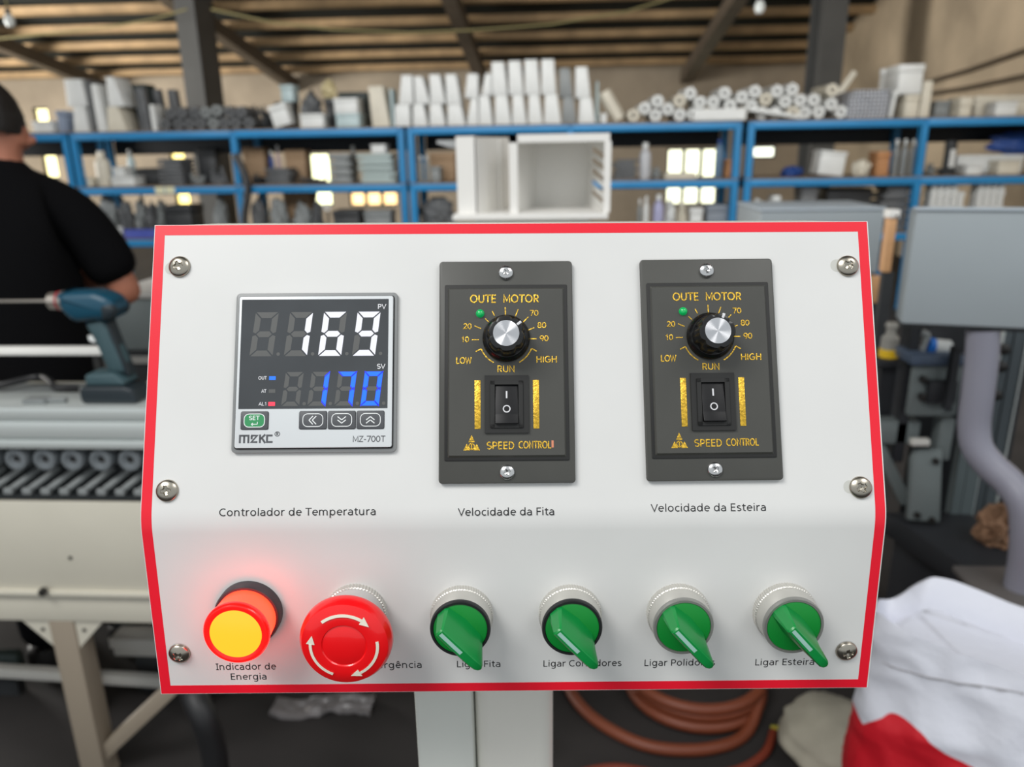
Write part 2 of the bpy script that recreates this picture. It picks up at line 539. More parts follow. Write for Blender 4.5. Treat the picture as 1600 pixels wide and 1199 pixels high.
# sagging cables and hanging bulbs
wire_m = mat('cable_sheath', (150, 140, 95), 0.7)
def cable(pts, Y, lab, r=0.012):
    P = [at(x, y, Y) for x, y in pts]
    path = []
    for a, b in zip(P, P[1:]):
        for k in range(6):
            path.append(a.lerp(b, k / 6))
    path.append(P[-1])
    single(MB().tube(path, r, 6), 'overhead_cable', lab, 'cable', wire_m, 'cables strung under the roof')
cable([(-20, 62), (80, 52), (170, 42), (240, 30), (292, 14)], 10.5, 'thin yellowish cable sagging under the roof, at the far left of the ceiling')
cable([(330, 14), (420, 34), (520, 46), (640, 51), (740, 47), (860, 38), (980, 18), (1060, -6)], 10.0, 'long thin yellowish cable sagging across the middle of the roof')
white_glow = mat('bulb_glass', (225, 230, 228), 0.3)
for (px, py, lab) in ((15, 33, 'small white bulb hanging on a wire above the man'), (1187, 12, 'white bulb hanging on a long wire above the tube pile')):
    p = at(px, py, 8.2)
    t = thing('pendant_bulb', lab, 'light bulb', p, 'hanging bulbs')
    MB().lathe([(0, -0.055), (0.03, -0.05), (0.05, -0.01), (0.045, 0.03), (0.025, 0.06), (0.022, 0.075)], 20).build('bulb', white_glow, t)
    MB().lathe([(0.026, 0.06), (0.026, 0.11), (0.008, 0.12), (0.008, 0.13)], 16).build('lamp_holder', winframe_m, t)
    MB().tube([(0, 0, 0.12), (0, 0, ZROOF(8.2) + 0.0 - p.z)], 0.006, 6).build('wire', wire_m, t)
# ------------------------------------------------------------------ control box: frames of its two faces
MP = Matrix(((0.99787, 0.00594, 0.0649, -0.01903), (0.06433, 0.06989, -0.99548, 0.31383), (-0.01045, 0.99754, 0.06936, 1.33967), (0, 0, 0, 1)))
q = MP.to_quaternion()
MP = Matrix.Translation(MP.translation) @ q.to_matrix().to_4x4()
BEND = 0.34714552
ML = MP
MU = MP @ Matrix.Rotation(-BEND, 4, 'X')
HU, HL, HW = 138.4 * mm, 87.96 * mm, 169 * mm

white_panel = mat('panel_white', (210, 210, 208), 0.38, var=0.035, scale=14)
red_film = mat('red_film', (226, 16, 42), 0.35)
box_paint = mat('box_beige_white', (205, 203, 192), 0.5)
ink = mat('black_print', (28, 28, 30), 0.5)
screw_m = mat('screw_steel', (168, 162, 150), 0.28, 1.0)
recess_m = mat('screw_recess', (120, 112, 92), 0.35, 1.0)

box = thing('control_box', 'white operator control box with red edging, buttons and dials facing the camera', 'control panel', MP)
cu, su = math.cos(BEND), math.sin(BEND)
def face_pt(s, off=0.0):
    """point of the bent front, s along the surface from the fold (up positive), off along the normal; returns (y,z)"""
    if s >= 0:
        return (s * cu + off * su, -s * su + off * cu)
    return (s, off)
def bent(sa, sb, off0, off1, x0, x1, nb=8, rb=6 * mm):
    """sheet following the bend between surface coordinates sa<sb"""
    out, inn = [], []
    ss = [sa] + ([-rb] if sa < -rb < sb else []) + [rb * (2 * k / nb - 1) for k in range(1, nb) if sa < rb * (2 * k / nb - 1) < sb] + ([rb] if sa < rb < sb else []) + [sb]
    def sp(s, off):
        if abs(s) >= rb or not (sa < 0 < sb):
            return face_pt(s, off)
        u = (s + rb) / (2 * rb)
        a, c, b = face_pt(-rb, off), face_pt(0, 0) , face_pt(rb, off)
        c = (off * su * 0.5 + 0, off)
        return tuple((1 - u) ** 2 * a[i] + 2 * u * (1 - u) * c[i] + u * u * b[i] for i in range(2))
    poly = [sp(s, off1) for s in ss] + [sp(s, off0) for s in reversed(ss)]
    # local X is the long axis: polygon (y,z) extruded along x
    return MB().prism([(p[0], p[1]) for p in poly], x0, x1, Matrix(((0, 0, 1, 0), (1, 0, 0, 0), (0, 1, 0, 0), (0, 0, 0, 1))))
T = 1.5 * mm
fp = bent(-HL, HU, -T, 0, -HW, HW)
front = fp.build('front_panel', white_panel, box, smooth=30)
RT = 0.06 * mm
rb_ = bent(-HL + 0.2 * mm, HU - 0.2 * mm, 0, RT, -HW + 0.3 * mm, -164 * mm)
rb2 = bent(-HL + 0.2 * mm, HU - 0.2 * mm, 0, RT, 164 * mm, HW - 0.5 * mm)
rb3 = bent(-HL + 0.2 * mm, -83.4 * mm, 0, RT, -164 * mm, 164 * mm)
rb4 = bent(133.4 * mm, HU - 0.2 * mm, 0, RT, -164 * mm, 164 * mm)
brd = MB()
for x in (rb_, rb2, rb3, rb4):
    brd.merge(x.bm)
brd.build('red_border', red_film, box, smooth=30, label='red film border')
# folded steel body behind the front sheet
ty, tz = face_pt(HU, -T)
by, bz = face_pt(-HL, -T)
topdir = Matrix.Rotation(-math.atan2(MP[2][2], MP[2][1]) * 0, 3, 'X')
bp = [(by, bz), (0, -T), (ty, tz), (ty + 1.6 * mm - 0.002, tz - 0.075), (by + 0.02, tz - 0.105), (by, bz - 0.085)]
MB().prism(bp, -HW + 0.8 * mm, HW - 0.8 * mm, Matrix(((0, 0, 1, 0), (1, 0, 0, 0), (0, 1, 0, 0), (0, 0, 0, 1))), bev=1.2 * mm).build('enclosure', box_paint, box)

def rrect(x0, x1, y0, y1, r, n=5):
    P = []
    for cx, cy, a0 in ((x1 - r, y1 - r, 0), (x0 + r, y1 - r, 90), (x0 + r, y0 + r, 180), (x1 - r, y0 + r, 270)):
        for k in range(n + 1):
            a = R(a0 + 90 * k / n)
            P.append((cx + r * math.cos(a), cy + r * math.sin(a)))
    return P
def screw(parent, M, r=5.1 * mm, h=2.6 * mm, rot=0.4, name='screw', m=None):
    nr, ns = 22, 72
    bm = bmesh.new()
    rows = []
    for i in range(nr + 1):
        rr = r * (i / nr)
        row = []
        for k in range(ns):
            a = 2 * math.pi * k / ns
            z = 0.5 * mm + (h - 0.5 * mm) * math.sqrt(max(0, 1 - (rr / r) ** 2)) ** 1.2
            ca, sa_ = rr * math.cos(a - rot), rr * math.sin(a - rot)
            wq, lq = 0.14 * r, 0.44 * r
            ins = (abs(ca) < wq and abs(sa_) < lq) or (abs(sa_) < wq and abs(ca) < lq) or (abs(ca) < 0.22 * r and abs(sa_) < 0.22 * r)
            if ins:
                z -= 1.3 * mm * (1 - 0.7 * rr / lq)
            if i == nr:
                z = 0
            if i == 0:
                if k == 0:
                    row = [bm.verts.new((0, 0, z))]
                continue
            row.append(bm.verts.new((rr * math.cos(a), rr * math.sin(a), z)))
        rows.append(row)
    for k in range(ns):
        bm.faces.new((rows[0][0], rows[1][k], rows[1][(k + 1) % ns]))
    for i in range(1, nr):
        for k in range(ns):
            k2 = (k + 1) % ns
            bm.faces.new((rows[i][k], rows[i + 1][k], rows[i + 1][k2], rows[i][k2]))
    bmesh.ops.recalc_face_normals(bm, faces=bm.faces[:])
    mb = MB()
    mb.merge(bm)
    o = mb.build(name, m or screw_m, parent, M=M, smooth=50)
    c = MB()
    wq, lq = 0.10 * r, 0.36 * r
    Mr = M @ Matrix.Rotation(rot, 4, 'Z')
    c.box(-wq, wq, -lq, lq, h - 1.35 * mm, h - 1.2 * mm, 0, Mr).box(-lq, lq, -wq, wq, h - 1.35 * mm, h - 1.2 * mm, 0, Mr)
    c.build('cross_recess', recess_m, o)
    return o
MUl = Matrix.Rotation(-BEND, 4, 'X')
TR = lambda x, y, z=0: Matrix.Translation((x * mm, y * mm, z * mm))
slot_m = mat('slot_hole', (188, 188, 182), 0.5)
for (x, y, sx_) in ((-158.6, 117.4, -1), (154.6, 116.9, 1), (154.6, 13.3, 1)):
    P_ = [(a * mm, b * mm) for a, b in rrect(x - 4.6, x + 4.6, y - 3.0, y + 3.0, 2.9)]
    MB().prism(P_, 0.0, 0.03 * mm).build('slot_hole', slot_m, box, M=Matrix.Rotation(-BEND, 4, 'X'))
for (x, y, rt) in ((-156.3, 118.1, 0.35), (158.0, 116.6, 0.9), (-157.2, 13.9, 0.15), (157.7, 13.0, 0.5)):
    screw(box, MUl @ TR(x, y) @ Matrix.Rotation(random.uniform(-0.12, 0.12), 4, 'Y'), rot=rt)
for (x, y, rt) in ((-157.8, -66.2, 0.6), (156.8, -68.0, 0.2)):
    screw(box, TR(x, y) @ Matrix.Rotation(0.1, 4, 'X'), rot=rt, h=3.0 * mm)

def cap(body, x0, x1, y, lower, h=3.35, bold=0.006):
    text(body, h * mm, x0 * mm, y * mm, 0.01 * mm, ink, box, 'caption', 'L', (x1 - x0) * mm, M=None if lower else MUl, ext=0.03 * mm, wt=0.135, serif=True)
cap('Controlador de Temperatura', -133.5, -62.8, 1.15 + 1.2, False)
cap('Velocidade da Fita', -25.7, 18.0, 0.5 + 1.2, False)
cap('Velocidade da Esteira', 61.8, 114.2, 1.65 + 1.2, False)
cap('Indicador de', -141.8, -113.1, -75.3, True)
cap('Energia', -135.0, -118.1, -80.6, True)
cap('Emergência', -72.6, -44.3, -75.1, True)
cap('Ligar Fita', -27.6, -7.0, -75.0, True)
cap('Ligar Corredores', 13.4, 50.5, -75.1, True)
cap('Ligar Polidores', 61.4, 94.9, -75.2, True)
cap('Ligar Esteira', 114.1, 142.2, -75.4, True)

# ------------------------------------------------------------------ temperature controller
grey_frame = mat('controller_frame_grey', (128, 130, 130), 0.45)
silver = mat('controller_silver', (206, 210, 212), 0.35)
lcd_m = mat('display_window', (64, 67, 70), 0.16, var=0.12, scale=40)
seg_off = mat('segment_off', (82, 83, 82), 0.5)
seg_white = mat('segment_lit_white', (120, 120, 125), 0.4, emit=0.82, ecol=(240, 241, 252))
seg_blue = mat('segment_lit_blue', (10, 40, 120), 0.4, emit=0.95, ecol=(24, 126, 255))
seg_blue_edge = mat('segment_glow_blue', (30, 40, 220), 0.4, emit=0.8, ecol=(30, 45, 225))
led_red = mat('status_red', (255, 50, 70), 0.4, emit=0.9, ecol=(255, 50, 75))
lcd_text = mat('display_print', (222, 222, 226), 0.5)
key_dark = mat('key_dark_grey', (72, 74, 78), 0.5)
key_green = mat('key_green', (44, 138, 84), 0.45)
print_grey = mat('print_grey', (74, 76, 80), 0.5)
black_line = mat('black_gap', (24, 24, 26), 0.6)
tc_ = thing('temperature_controller', 'square silver temperature controller with glowing 169 and 170 digits', 'temperature controller', MU @ TR(-91.1, 67.6, 0.05))
OX, OY = -91.1, 67.6
B2 = lambda x0, x1, y0, y1, z0, z1, bev=0.0: MB().box((x0 - OX) * mm, (x1 - OX) * mm, (y0 - OY) * mm, (y1 - OY) * mm, z0 * mm, z1 * mm, bev * mm)
def rplate(x0, x1, y0, y1, z0, z1, r, m_, name, parent, ox=OX, oy=OY, bev=0.0, M=None, label=None):
    P = [((a - ox) * mm, (b - oy) * mm) for a, b in rrect(x0, x1, y0, y1, r)]
    return MB().prism(P, z0 * mm, z1 * mm, bev=bev * mm).build(name, m_, parent, M=M, label=label)
rplate(-128.6, -53.6, 30.6, 104.8, 0, 1.6, 2.0, grey_frame, 'mounting_frame', tc_, bev=0.3)
rplate(-127.2, -55.0, 32.2, 103.3, 1.6, 1.75, 1.2, black_line, 'gasket', tc_)
bez = rplate(-126.7, -55.5, 32.8, 102.9, 1.75, 3.0, 1.0, silver, 'bezel', tc_, bev=0.25)
WX0, WY1 = -125.4, 101.4
win = B2(WX0, -57.6, 50.6, WY1, 3.0, 3.15).build('display_window', lcd_m, tc_)
SEGS = {'a': 0, 'b': 1, 'c': 2, 'd': 3, 'e': 4, 'f': 5, 'g': 6}
DIG = {'8': 'abcdefg', '1': 'bc', '6': 'acdefg', '9': 'abcdfg', '7': 'abc', '0': 'abcdef', ' ': ''}
def segpoly(s, W, H, t, g):
    w2, h2 = W / 2, H / 2
    if s == 'a':
        return [(-w2 + g, h2), (w2 - g, h2), (w2 - t - g, h2 - t), (-w2 + t + g, h2 - t)]
    if s == 'd':
        return [(-w2 + g, -h2), (-w2 + t + g, -h2 + t), (w2 - t - g, -h2 + t), (w2 - g, -h2)]
    if s == 'g':
        u = t / 2
        return [(-w2 + u + g, 0), (-w2 + t + g, u), (w2 - t - g, u), (w2 - u - g, 0), (w2 - t - g, -u), (-w2 + t + g, -u)]
    u = t / 2
    if s == 'b':
        return [(w2, h2 - g), (w2, g + u * 0.4), (w2 - u, g), (w2 - t, u + g), (w2 - t, h2 - t - g)]
    if s == 'c':
        return [(w2, -h2 + g), (w2, -g - u * 0.4), (w2 - u, -g), (w2 - t, -u - g), (w2 - t, -h2 + t + g)]
    if s == 'f':
        return [(-x, yv) for x, yv in segpoly('b', W, H, t, g)]
    if s == 'e':
        return [(-x, yv) for x, yv in segpoly('c', W, H, t, g)]
def digit(cx, cy, W, H, t, on, m_on, dot, edge=None):
    sk = 0.115
    def add(mb, P, z0, z1, gr=0.0):
        c = (sum(p[0] for p in P) / len(P), sum(p[1] for p in P) / len(P))
        Q = [(p[0] + (p[0] - c[0]) * gr, p[1] + (p[1] - c[1]) * gr) for p in P]
        mb.prism([((cx + x + sk * yv - OX) * mm, (cy + yv - OY) * mm) for x, yv in Q], z0 * mm, z1 * mm)
    off = MB()
    for s in 'abcdefg':
        if s not in DIG[on]:
            add(off, segpoly(s, W, H, t, 0.42), 3.15, 3.17)
    if dot:
        off.lathe([(0.8 * mm, 3.15 * mm), (0.8 * mm, 3.17 * mm)], 20, TR(cx - OX + W / 2 + 1.4, cy - OY - H / 2 + 1.0))
    if len(off.bm.verts) == 0:
        off.box(0, 0.0001, 0, 0.0001, 3.15 * mm, 3.16 * mm)
    d = off.build('digit', seg_off, tc_, smooth=0)
    if DIG[on]:
        l = MB()
        for s in DIG[on]:
            add(l, segpoly(s, W, H, t, 0.42), 3.17, 3.2)
        lo = l.build('lit_segments', m_on, d, smooth=0, label='glowing segments')
        if edge:
            e = MB()
            for s in DIG[on]:
                add(e, segpoly(s, W, H, t, 0.0), 3.15, 3.165, 0.10)
            e.build('segment_halo', edge, d, smooth=0)
for cx, ch in zip((10.7, 26.5, 42.2, 57.7), ' 169'):
    digit(WX0 + cx, WY1 - 16.3, 10.6, 20.6, 2.7, ch, seg_white, True)
for cx, ch in zip((24.4, 36.3, 48.6, 60.6), ' 170'):
    digit(WX0 + cx, WY1 - 41.8, 8.2, 15.6, 2.0, ch, seg_blue, True, seg_blue_edge)
def tct(body, xr, y, h, m_, align='R', width=None, wt=0.15, name='lettering', z=3.16):
    text(body, h * mm, (xr - OX) * mm, (y - OY) * mm, z * mm, m_, tc_, name, align, None if width is None else width * mm, wt=wt)
tct('PV', WX0 + 66.8, WY1 - 4.7, 2.2, lcd_text, width=3.9)
tct('SV', WX0 + 66.7, WY1 - 32.7, 2.2, lcd_text, width=3.9)
tct('OUT', WX0 + 12.6, WY1 - 37.4, 1.55, lcd_text, width=3.9)
tct('AT', WX0 + 12.6, WY1 - 43.4, 1.55, lcd_text, width=2.4)
tct('AL1', WX0 + 12.6, WY1 - 49.3, 1.55, lcd_text, width=3.5)
for yv, m_ in ((36.7, seg_blue), (42.7, seg_off), (48.6, led_red)):
    B2(WX0 + 13.6, WX0 + 16.6, WY1 - yv - 0.85, WY1 - yv + 0.85, 3.15, 3.2).build('status_light', m_, tc_)
tct('\x01\x02K\x03', -124.7, 35.0, 3.9, print_grey, 'L', 15.8, wt=0.23, z=3.01)
tct('®', -108.6, 38.0, 2.2, print_grey, 'L', 2.5, z=3.01)
tct('MZ-700T', -58.1, 35.2, 2.75, print_grey, 'R', 15.0, z=3.01)
line_w = mat('key_print_white', (225, 228, 228), 0.5)
def outline(x0, x1, y0, y1, r, wd, z, m_, parent):
    P, Q = rrect(x0, x1, y0, y1, r), rrect(x0 + wd, x1 - wd, y0 + wd, y1 - wd, max(0.1, r - wd))
    bm = bmesh.new()
    a = [bm.verts.new(((p[0] - OX) * mm, (p[1] - OY) * mm, z * mm)) for p in P]
    b = [bm.verts.new(((p[0] - OX) * mm, (p[1] - OY) * mm, z * mm)) for p in Q]
    n = len(a)
    for i in range(n):
        bm.faces.new((a[i], a[(i + 1) % n], b[(i + 1) % n], b[i]))
    r_ = bmesh.ops.extrude_face_region(bm, geom=bm.faces[:])
    bmesh.ops.translate(bm, vec=(0, 0, 0.03 * mm), verts=[g_ for g_ in r_['geom'] if isinstance(g_, bmesh.types.BMVert)])
    bmesh.ops.recalc_face_normals(bm, faces=bm.faces[:])
    mb = MB()
    mb.merge(bm)
    return mb
def stroke(mb, pts, wd, z):
    for a, b in zip(pts, pts[1:]):
        mb.bar(((a[0] - OX) * mm, (a[1] - OY) * mm, z * mm), ((b[0] - OX) * mm, (b[1] - OY) * mm, z * mm), wd * mm, 0.03 * mm, (0, 0, 1))
for i, x0 in enumerate((-124.0, -97.5, -84.4, -71.4)):
    x1, y0, y1 = x0 + 12.4, 41.2, 49.3
    rplate(x0 - 0.15, x1 + 0.15, y0 - 0.15, y1 + 0.15, 3.0, 3.08, 0.8, black_line, 'key_gap', tc_)
    kb = rplate(x0, x1, y0, y1, 3.08, 3.5, 0.7, key_dark, 'key', tc_, bev=0.12, label='green SET key' if i == 0 else None)
    cx, cy = (x0 + x1) / 2, (y0 + y1) / 2
    if i == 0:
        rplate(x0 + 1.5, x1 - 1.5, y0 + 1.0, y1 - 1.0, 3.5, 3.53, 2.2, key_green, 'key_face', kb)
        mb = outline(x0 + 1.4, x1 - 1.4, y0 + 0.9, y1 - 0.9, 2.3, 0.35, 3.52, line_w, kb)
        stroke(mb, [(cx + 1.4, cy - 0.6), (cx + 1.4, cy - 1.7), (cx - 1.3, cy - 1.7)], 0.32, 3.54)
        stroke(mb, [(cx - 0.6, cy - 1.1), (cx - 1.4, cy - 1.7), (cx - 0.6, cy - 2.3)], 0.32, 3.54)
        mb.build('key_symbol', line_w, kb)
        o = text('SET', 1.9 * mm, (cx - OX) * mm, (cy + 0.25 - OY) * mm, 3.53 * mm, line_w, kb, 'lettering', 'C', 5.0 * mm, wt=0.17)
    else:
        mb = outline(x0 + 1.5, x1 - 1.5, y0 + 1.0, y1 - 1.0, 2.3, 0.32, 3.5, line_w, kb)
        for d in (-0.75, 0.75):
            if i == 1:
                p = [(cx + 0.8 + d, cy + 1.9), (cx - 1.0 + d, cy), (cx + 0.8 + d, cy - 1.9)]
            elif i == 2:
                p = [(cx - 1.9, cy + 0.8 + d), (cx, cy - 0.7 + d), (cx + 1.9, cy + 0.8 + d)]
            else:
                p = [(cx - 1.9, cy - 0.8 + d), (cx, cy + 0.7 + d), (cx + 1.9, cy - 0.8 + d)]
            stroke(mb, p, 0.42, 3.52)
        mb.build('key_symbol', line_w, kb)

# ------------------------------------------------------------------ speed controllers
sc_grey = mat('controller_dark_grey', (64, 64, 60), 0.45, var=0.06, scale=60)
sc_black = mat('controller_black_edge', (22, 22, 21), 0.6)
knob_m = mat('knob_black', (14, 14, 15), 0.22)
cap_m = mat('knob_cap_aluminium', (215, 215, 218), 0.26, 1.0, aniso=1.0)
gold_m = mat('gold_foil', (228, 184, 66), 0.35, 0.8, var=0.4, scale=900, bump=0.2)
mark_w = mat('mark_white', (205, 205, 208), 0.5)
green_led = mat('led_green', (0, 150, 75), 0.25, emit=0.4, ecol=(0, 170, 85), coat=0.5)
rocker_m = mat('rocker_black', (10, 10, 13), 0.45, spec=0.3)
zinc_m = mat('screw_zinc', (205, 205, 205), 0.2, 1.0)
def gold_bar(p, q2, wd, z=3.5):
    return MB().bar((p[0] * mm, p[1] * mm, (z + 0.05) * mm), (q2[0] * mm, q2[1] * mm, (z + 0.05) * mm), wd * mm, 0.14 * mm, (0, 0, 1))
def speed_controller(cx, cy, label, pointer, tilt):
    t = thing('speed_controller', label, 'speed controller', MU @ TR(cx, cy, 0.05) @ Matrix.Rotation(tilt, 4, 'Z'), 'motor speed controllers')
    Z0 = dict(ox=0, oy=0)
    rplate(-31, 31, -51.6, 51.6, 0, 2.2, 1.6, sc_grey, 'mounting_plate', t, 0, 0, bev=0.4)
    rplate(-28.4, 28.4, -41.4, 40.2, 2.2, 2.7, 0.6, sc_black, 'edge_groove', t, 0, 0, bev=0.2)
    P0, P1 = [(a * mm, b * mm) for a, b in rrect(-26.9, 26.9, -39.9, 38.6, 0.5)], [(a * mm, b * mm) for a, b in rrect(-26.2, 26.2, -39.0, 37.9, 0.5)]
    MB().prism(P0, 2.7 * mm, 3.5 * mm, top=P1).build('face_plate', sc_grey, t)
    for yv in (46.0, -46.6):
        screw(t, TR(0, yv, 2.2), 3.5 * mm, 1.9 * mm, random.uniform(0, 1.5), m=zinc_m)
    g = lambda body, x0, x1, y, h, bold=0.012: text(body, h * mm, x0 * mm, y * mm, 3.5 * mm, gold_m, t, 'lettering', 'L', (x1 - x0) * mm, ext=0.18 * mm, wt=0.15)
    g('OUTE', -16.6, -4.4, 31.5, 3.7)
    g('MOTOR', -1.2, 15.3, 31.5, 3.7)
    for body, x0, x1, y in (('10', -20.6, -17.1, 13.0), ('20', -19.8, -15.9, 19.2), ('70', 10.8, 15.0, 25.2), ('80', 14.4, 18.5, 19.5), ('90', 15.4, 19.5, 13.3)):
        g(body, x0, x1, y, 2.6, 0.0)
    g('LOW', -23.0, -15.9, 3.0, 3.0)
    g('HIGH', 13.8, 23.2, 3.3, 3.0)
    g('RUN', -4.1, 3.7, -1.0, 3.0)
    tk = MB()
    for deg in (-14, 10, 34, 62, 90 - 0, 118, 146, 170, 194):
        pass
    for a_, r0, r1 in ((181, 12.6, 15.8), (157, 12.6, 15.8), (135, 11.5, 13.6), (116, 12.2, 14.6), (91.5, 11.5, 15.0), (68, 11.6, 15.0), (45, 11.2, 14.6), (22, 11.2, 14.0), (0, 11.2, 14.0)):
        ca, sa_ = math.cos(R(a_)), math.sin(R(a_))
        tk.bar((r0 * ca * mm, (14.4 + r0 * sa_) * mm, 3.55 * mm), (r1 * ca * mm, (14.4 + r1 * sa_) * mm, 3.55 * mm), 0.42 * mm, 0.14 * mm)
    for sgn in (-1, 1):
        pts = [(sgn * 14.0, 8.6), (sgn * 11.6, 9.9)]
        for k in range(7):
            u = k / 6
            a_ = R(-22 - 40 * u)
            pts.append((sgn * 12.5 * math.cos(a_), 14.6 + 12.6 * math.sin(a_)))
        for p, q2 in zip(pts, pts[1:]):
            tk.bar((p[0] * mm, p[1] * mm, 3.55 * mm), (q2[0] * mm, q2[1] * mm, 3.55 * mm), 0.5 * mm, 0.14 * mm)
    tk.build('dial_scale', gold_m, t)
    for x0 in (-14.6, 12.1):
        MB().box(x0 * mm, (x0 + 2.7) * mm, -27.0 * mm, -4.7 * mm, 3.5 * mm, 3.68 * mm, 0.05 * mm).build('gold_strip', gold_m, t)
    tri = MB()
    def T3(x, y, w_, h_, a=1):
        tri.prism([((x - w_ / 2) * mm, y * mm), ((x + w_ / 2) * mm, y * mm), (x * mm, (y + h_) * mm)], 3.5 * mm, 3.66 * mm)
    T3(-16.0, -32.0, 2.0, 2.3)
    tri.box(-17.3 * mm, -14.7 * mm, -33.0 * mm, -32.3 * mm, 3.5 * mm, 3.66 * mm)
    T3(-18.2, -36.7, 3.0, 3.0)
    T3(-13.7, -36.7, 3.0, 3.0)
    tri.ring(1.5 * mm, 1.05 * mm, 3.5 * mm, 3.68 * mm, 24, TR(-16.0, -34.9))
    tri.box(-16.3 * mm, -15.7 * mm, -36.5 * mm, -33.4 * mm, 3.5 * mm, 3.68 * mm)
    tri.build('emblem', gold_m, t)
    g('SPEED', -9.2, 3.3, -36.2, 3.3)
    g('CONTROL', 5.3, 20.2, -36.0, 3.3)
    MB().lathe([(2.0 * mm, 3.5 * mm), (1.9 * mm, 4.1 * mm), (1.4 * mm, 4.9 * mm), (0.7 * mm, 5.3 * mm), (0, 5.4 * mm)], 24, TR(-12.0, 26.4)).build('indicator_light', green_led, t, label='round green light')
    if cx < 0:
        MB().box(20.2 * mm, 21.2 * mm, -35.6 * mm, -32.4 * mm, 3.5 * mm, 3.56 * mm).build('paint_chip', mat('chip_orange', (205, 130, 100), 0.6), t)
    # knob: flared skirt, fluted grip, spun cap, pointer
    K = TR(0, 14.6, 3.5)
    kn = MB().lathe([(10.9 * mm, 0), (10.9 * mm, 1.4 * mm), (10.2 * mm, 2.4 * mm), (9.2 * mm, 3.4 * mm)], 64).build('knob', knob_m, t, M=K)
    fl = lambda a, r, z: r * (1 - 0.10 * max(0.0, math.cos(6 * (a - pointer - math.pi / 6))) ** 3)
    MB().lathe([(9.0 * mm, 3.4 * mm), (8.6 * mm, 5.5 * mm), (8.2 * mm, 12.6 * mm), (7.8 * mm, 13.4 * mm), (6.4 * mm, 13.7 * mm)], 96, flute=fl).build('grip', knob_m, kn, M=K)
    c = MB().lathe([(5.9 * mm, 0), (5.8 * mm, 0.25 * mm), (0, 0.25 * mm)], 64).build('cap', cap_m, kn, label='spun silver cap')
    c.matrix_parent_inverse = I4
    c.location = (0, 14.6 * mm, 17.2 * mm)
    Mp = K @ Matrix.Rotation(pointer, 4, 'Z')
    MB().box(6.2 * mm, 8.3 * mm, -0.55 * mm, 0.55 * mm, 13.3 * mm, 13.85 * mm, 0.05 * mm, Mp).box(7.9 * mm, 8.5 * mm, -0.55 * mm, 0.55 * mm, 8.0 * mm, 13.6 * mm, 0.05 * mm, Mp).build('pointer_line', mark_w, kn)
    # rocker switch
    fr = MB()
    for a in ((-10, 10, -28.9, -24.9), (-10, 10, -6.9, -2.6), (-10, -5.4, -24.9, -6.9), (5.4, 10, -24.9, -6.9)):
        fr.box(a[0] * mm, a[1] * mm, a[2] * mm, a[3] * mm, 3.5 * mm, 4.6 * mm)
    for a in ((-7.4, 7.4, -26.6, -24.9), (-7.4, 7.4, -6.9, -5.2), (-7.4, -5.4, -26.6, -5.2), (5.4, 7.4, -26.6, -5.2)):
        fr.box(a[0] * mm, a[1] * mm, a[2] * mm, a[3] * mm, 4.6 * mm, 5.2 * mm)
    rk = fr.build('rocker_switch', sc_black, t)
    Mx = Matrix(((0, 0, 1, 0), (1, 0, 0, 0), (0, 1, 0, 0), (0, 0, 0, 1)))
    MB().prism([(-24.8 * mm, 3.5 * mm), (-7.0 * mm, 3.5 * mm), (-7.0 * mm, 4.2 * mm), (-20.6 * mm, 5.6 * mm), (-24.8 * mm, 7.2 * mm)], -5.2 * mm, 5.2 * mm, Mx, bev=0.25 * mm).build('rocker', rocker_m, rk)
    Ms = TR(0, -7.0, 4.2) @ Matrix.Rotation(-math.atan2(1.4, 13.6), 4, 'X')
    mk = MB().box(-0.35 * mm, 0.35 * mm, -6.2 * mm, -2.9 * mm, 0.0, 0.08 * mm, 0, Ms)
    mk.ring(1.75 * mm, 1.25 * mm, 0.0, 0.08 * mm, 32, Ms @ TR(0, -11.1))
    mk.build('switch_mark', mark_w, rk)
    return t
sp1 = speed_controller(-3.2, 67.7, 'dark grey speed controller nearest the temperature display, its round knob facing straight out', R(38), 0)
sp2 = speed_controller(90.9, 68.2, 'dark grey speed controller above the words Velocidade da Esteira', R(68), 0.004)

# ------------------------------------------------------------------ push buttons and selectors on the lower face
chrome = mat('collar_satin_chrome', (198, 196, 190), 0.42, 0.6)
dark_collar = mat('collar_dark', (52, 46, 50), 0.4)
lens_red = mat('lens_red_lit', (120, 10, 8), 0.25, emit=3.4, ecol=(255, 8, 6), coat=0.4)
lens_core = mat('lens_core_lit', (120, 60, 10), 0.3, emit=1.2, ecol=(255, 190, 44))
lens_side = mat('lens_side_lit', (120, 30, 20), 0.3, emit=5.0, ecol=(255, 46, 24))
LV = -45.6
t = thing('indicator_lamp', 'round glowing yellow and red pilot lamp above the words Indicador de Energia', 'indicator lamp', ML @ TR(-122.8, LV + 1.2))
MB().lathe([(15.0 * mm, 0), (15.0 * mm, 5.0 * mm), (14.5 * mm, 5.8 * mm), (13.6 * mm, 5.9 * mm)], 64).build('collar', dark_collar, t, label='dark collar')
ln = MB().lathe([(13.4 * mm, 5.9 * mm), (13.8 * mm, 16.5 * mm), (14.2 * mm, 17.5 * mm)], 64).build('lens', lens_side, t, label='glowing orange lens wall')
MB().lathe([(14.3 * mm, 17.5 * mm), (14.6 * mm, 18.2 * mm), (14.5 * mm, 19.6 * mm), (13.8 * mm, 20.5 * mm), (12.6 * mm, 20.7 * mm), (11.4 * mm, 20.2 * mm)], 64).build('lens_rim', lens_red, ln)
MB().lathe([(11.4 * mm, 20.2 * mm), (8.0 * mm, 20.9 * mm), (4.0 * mm, 21.4 * mm), (0, 21.5 * mm)], 64).build('lens_face', lens_core, ln)

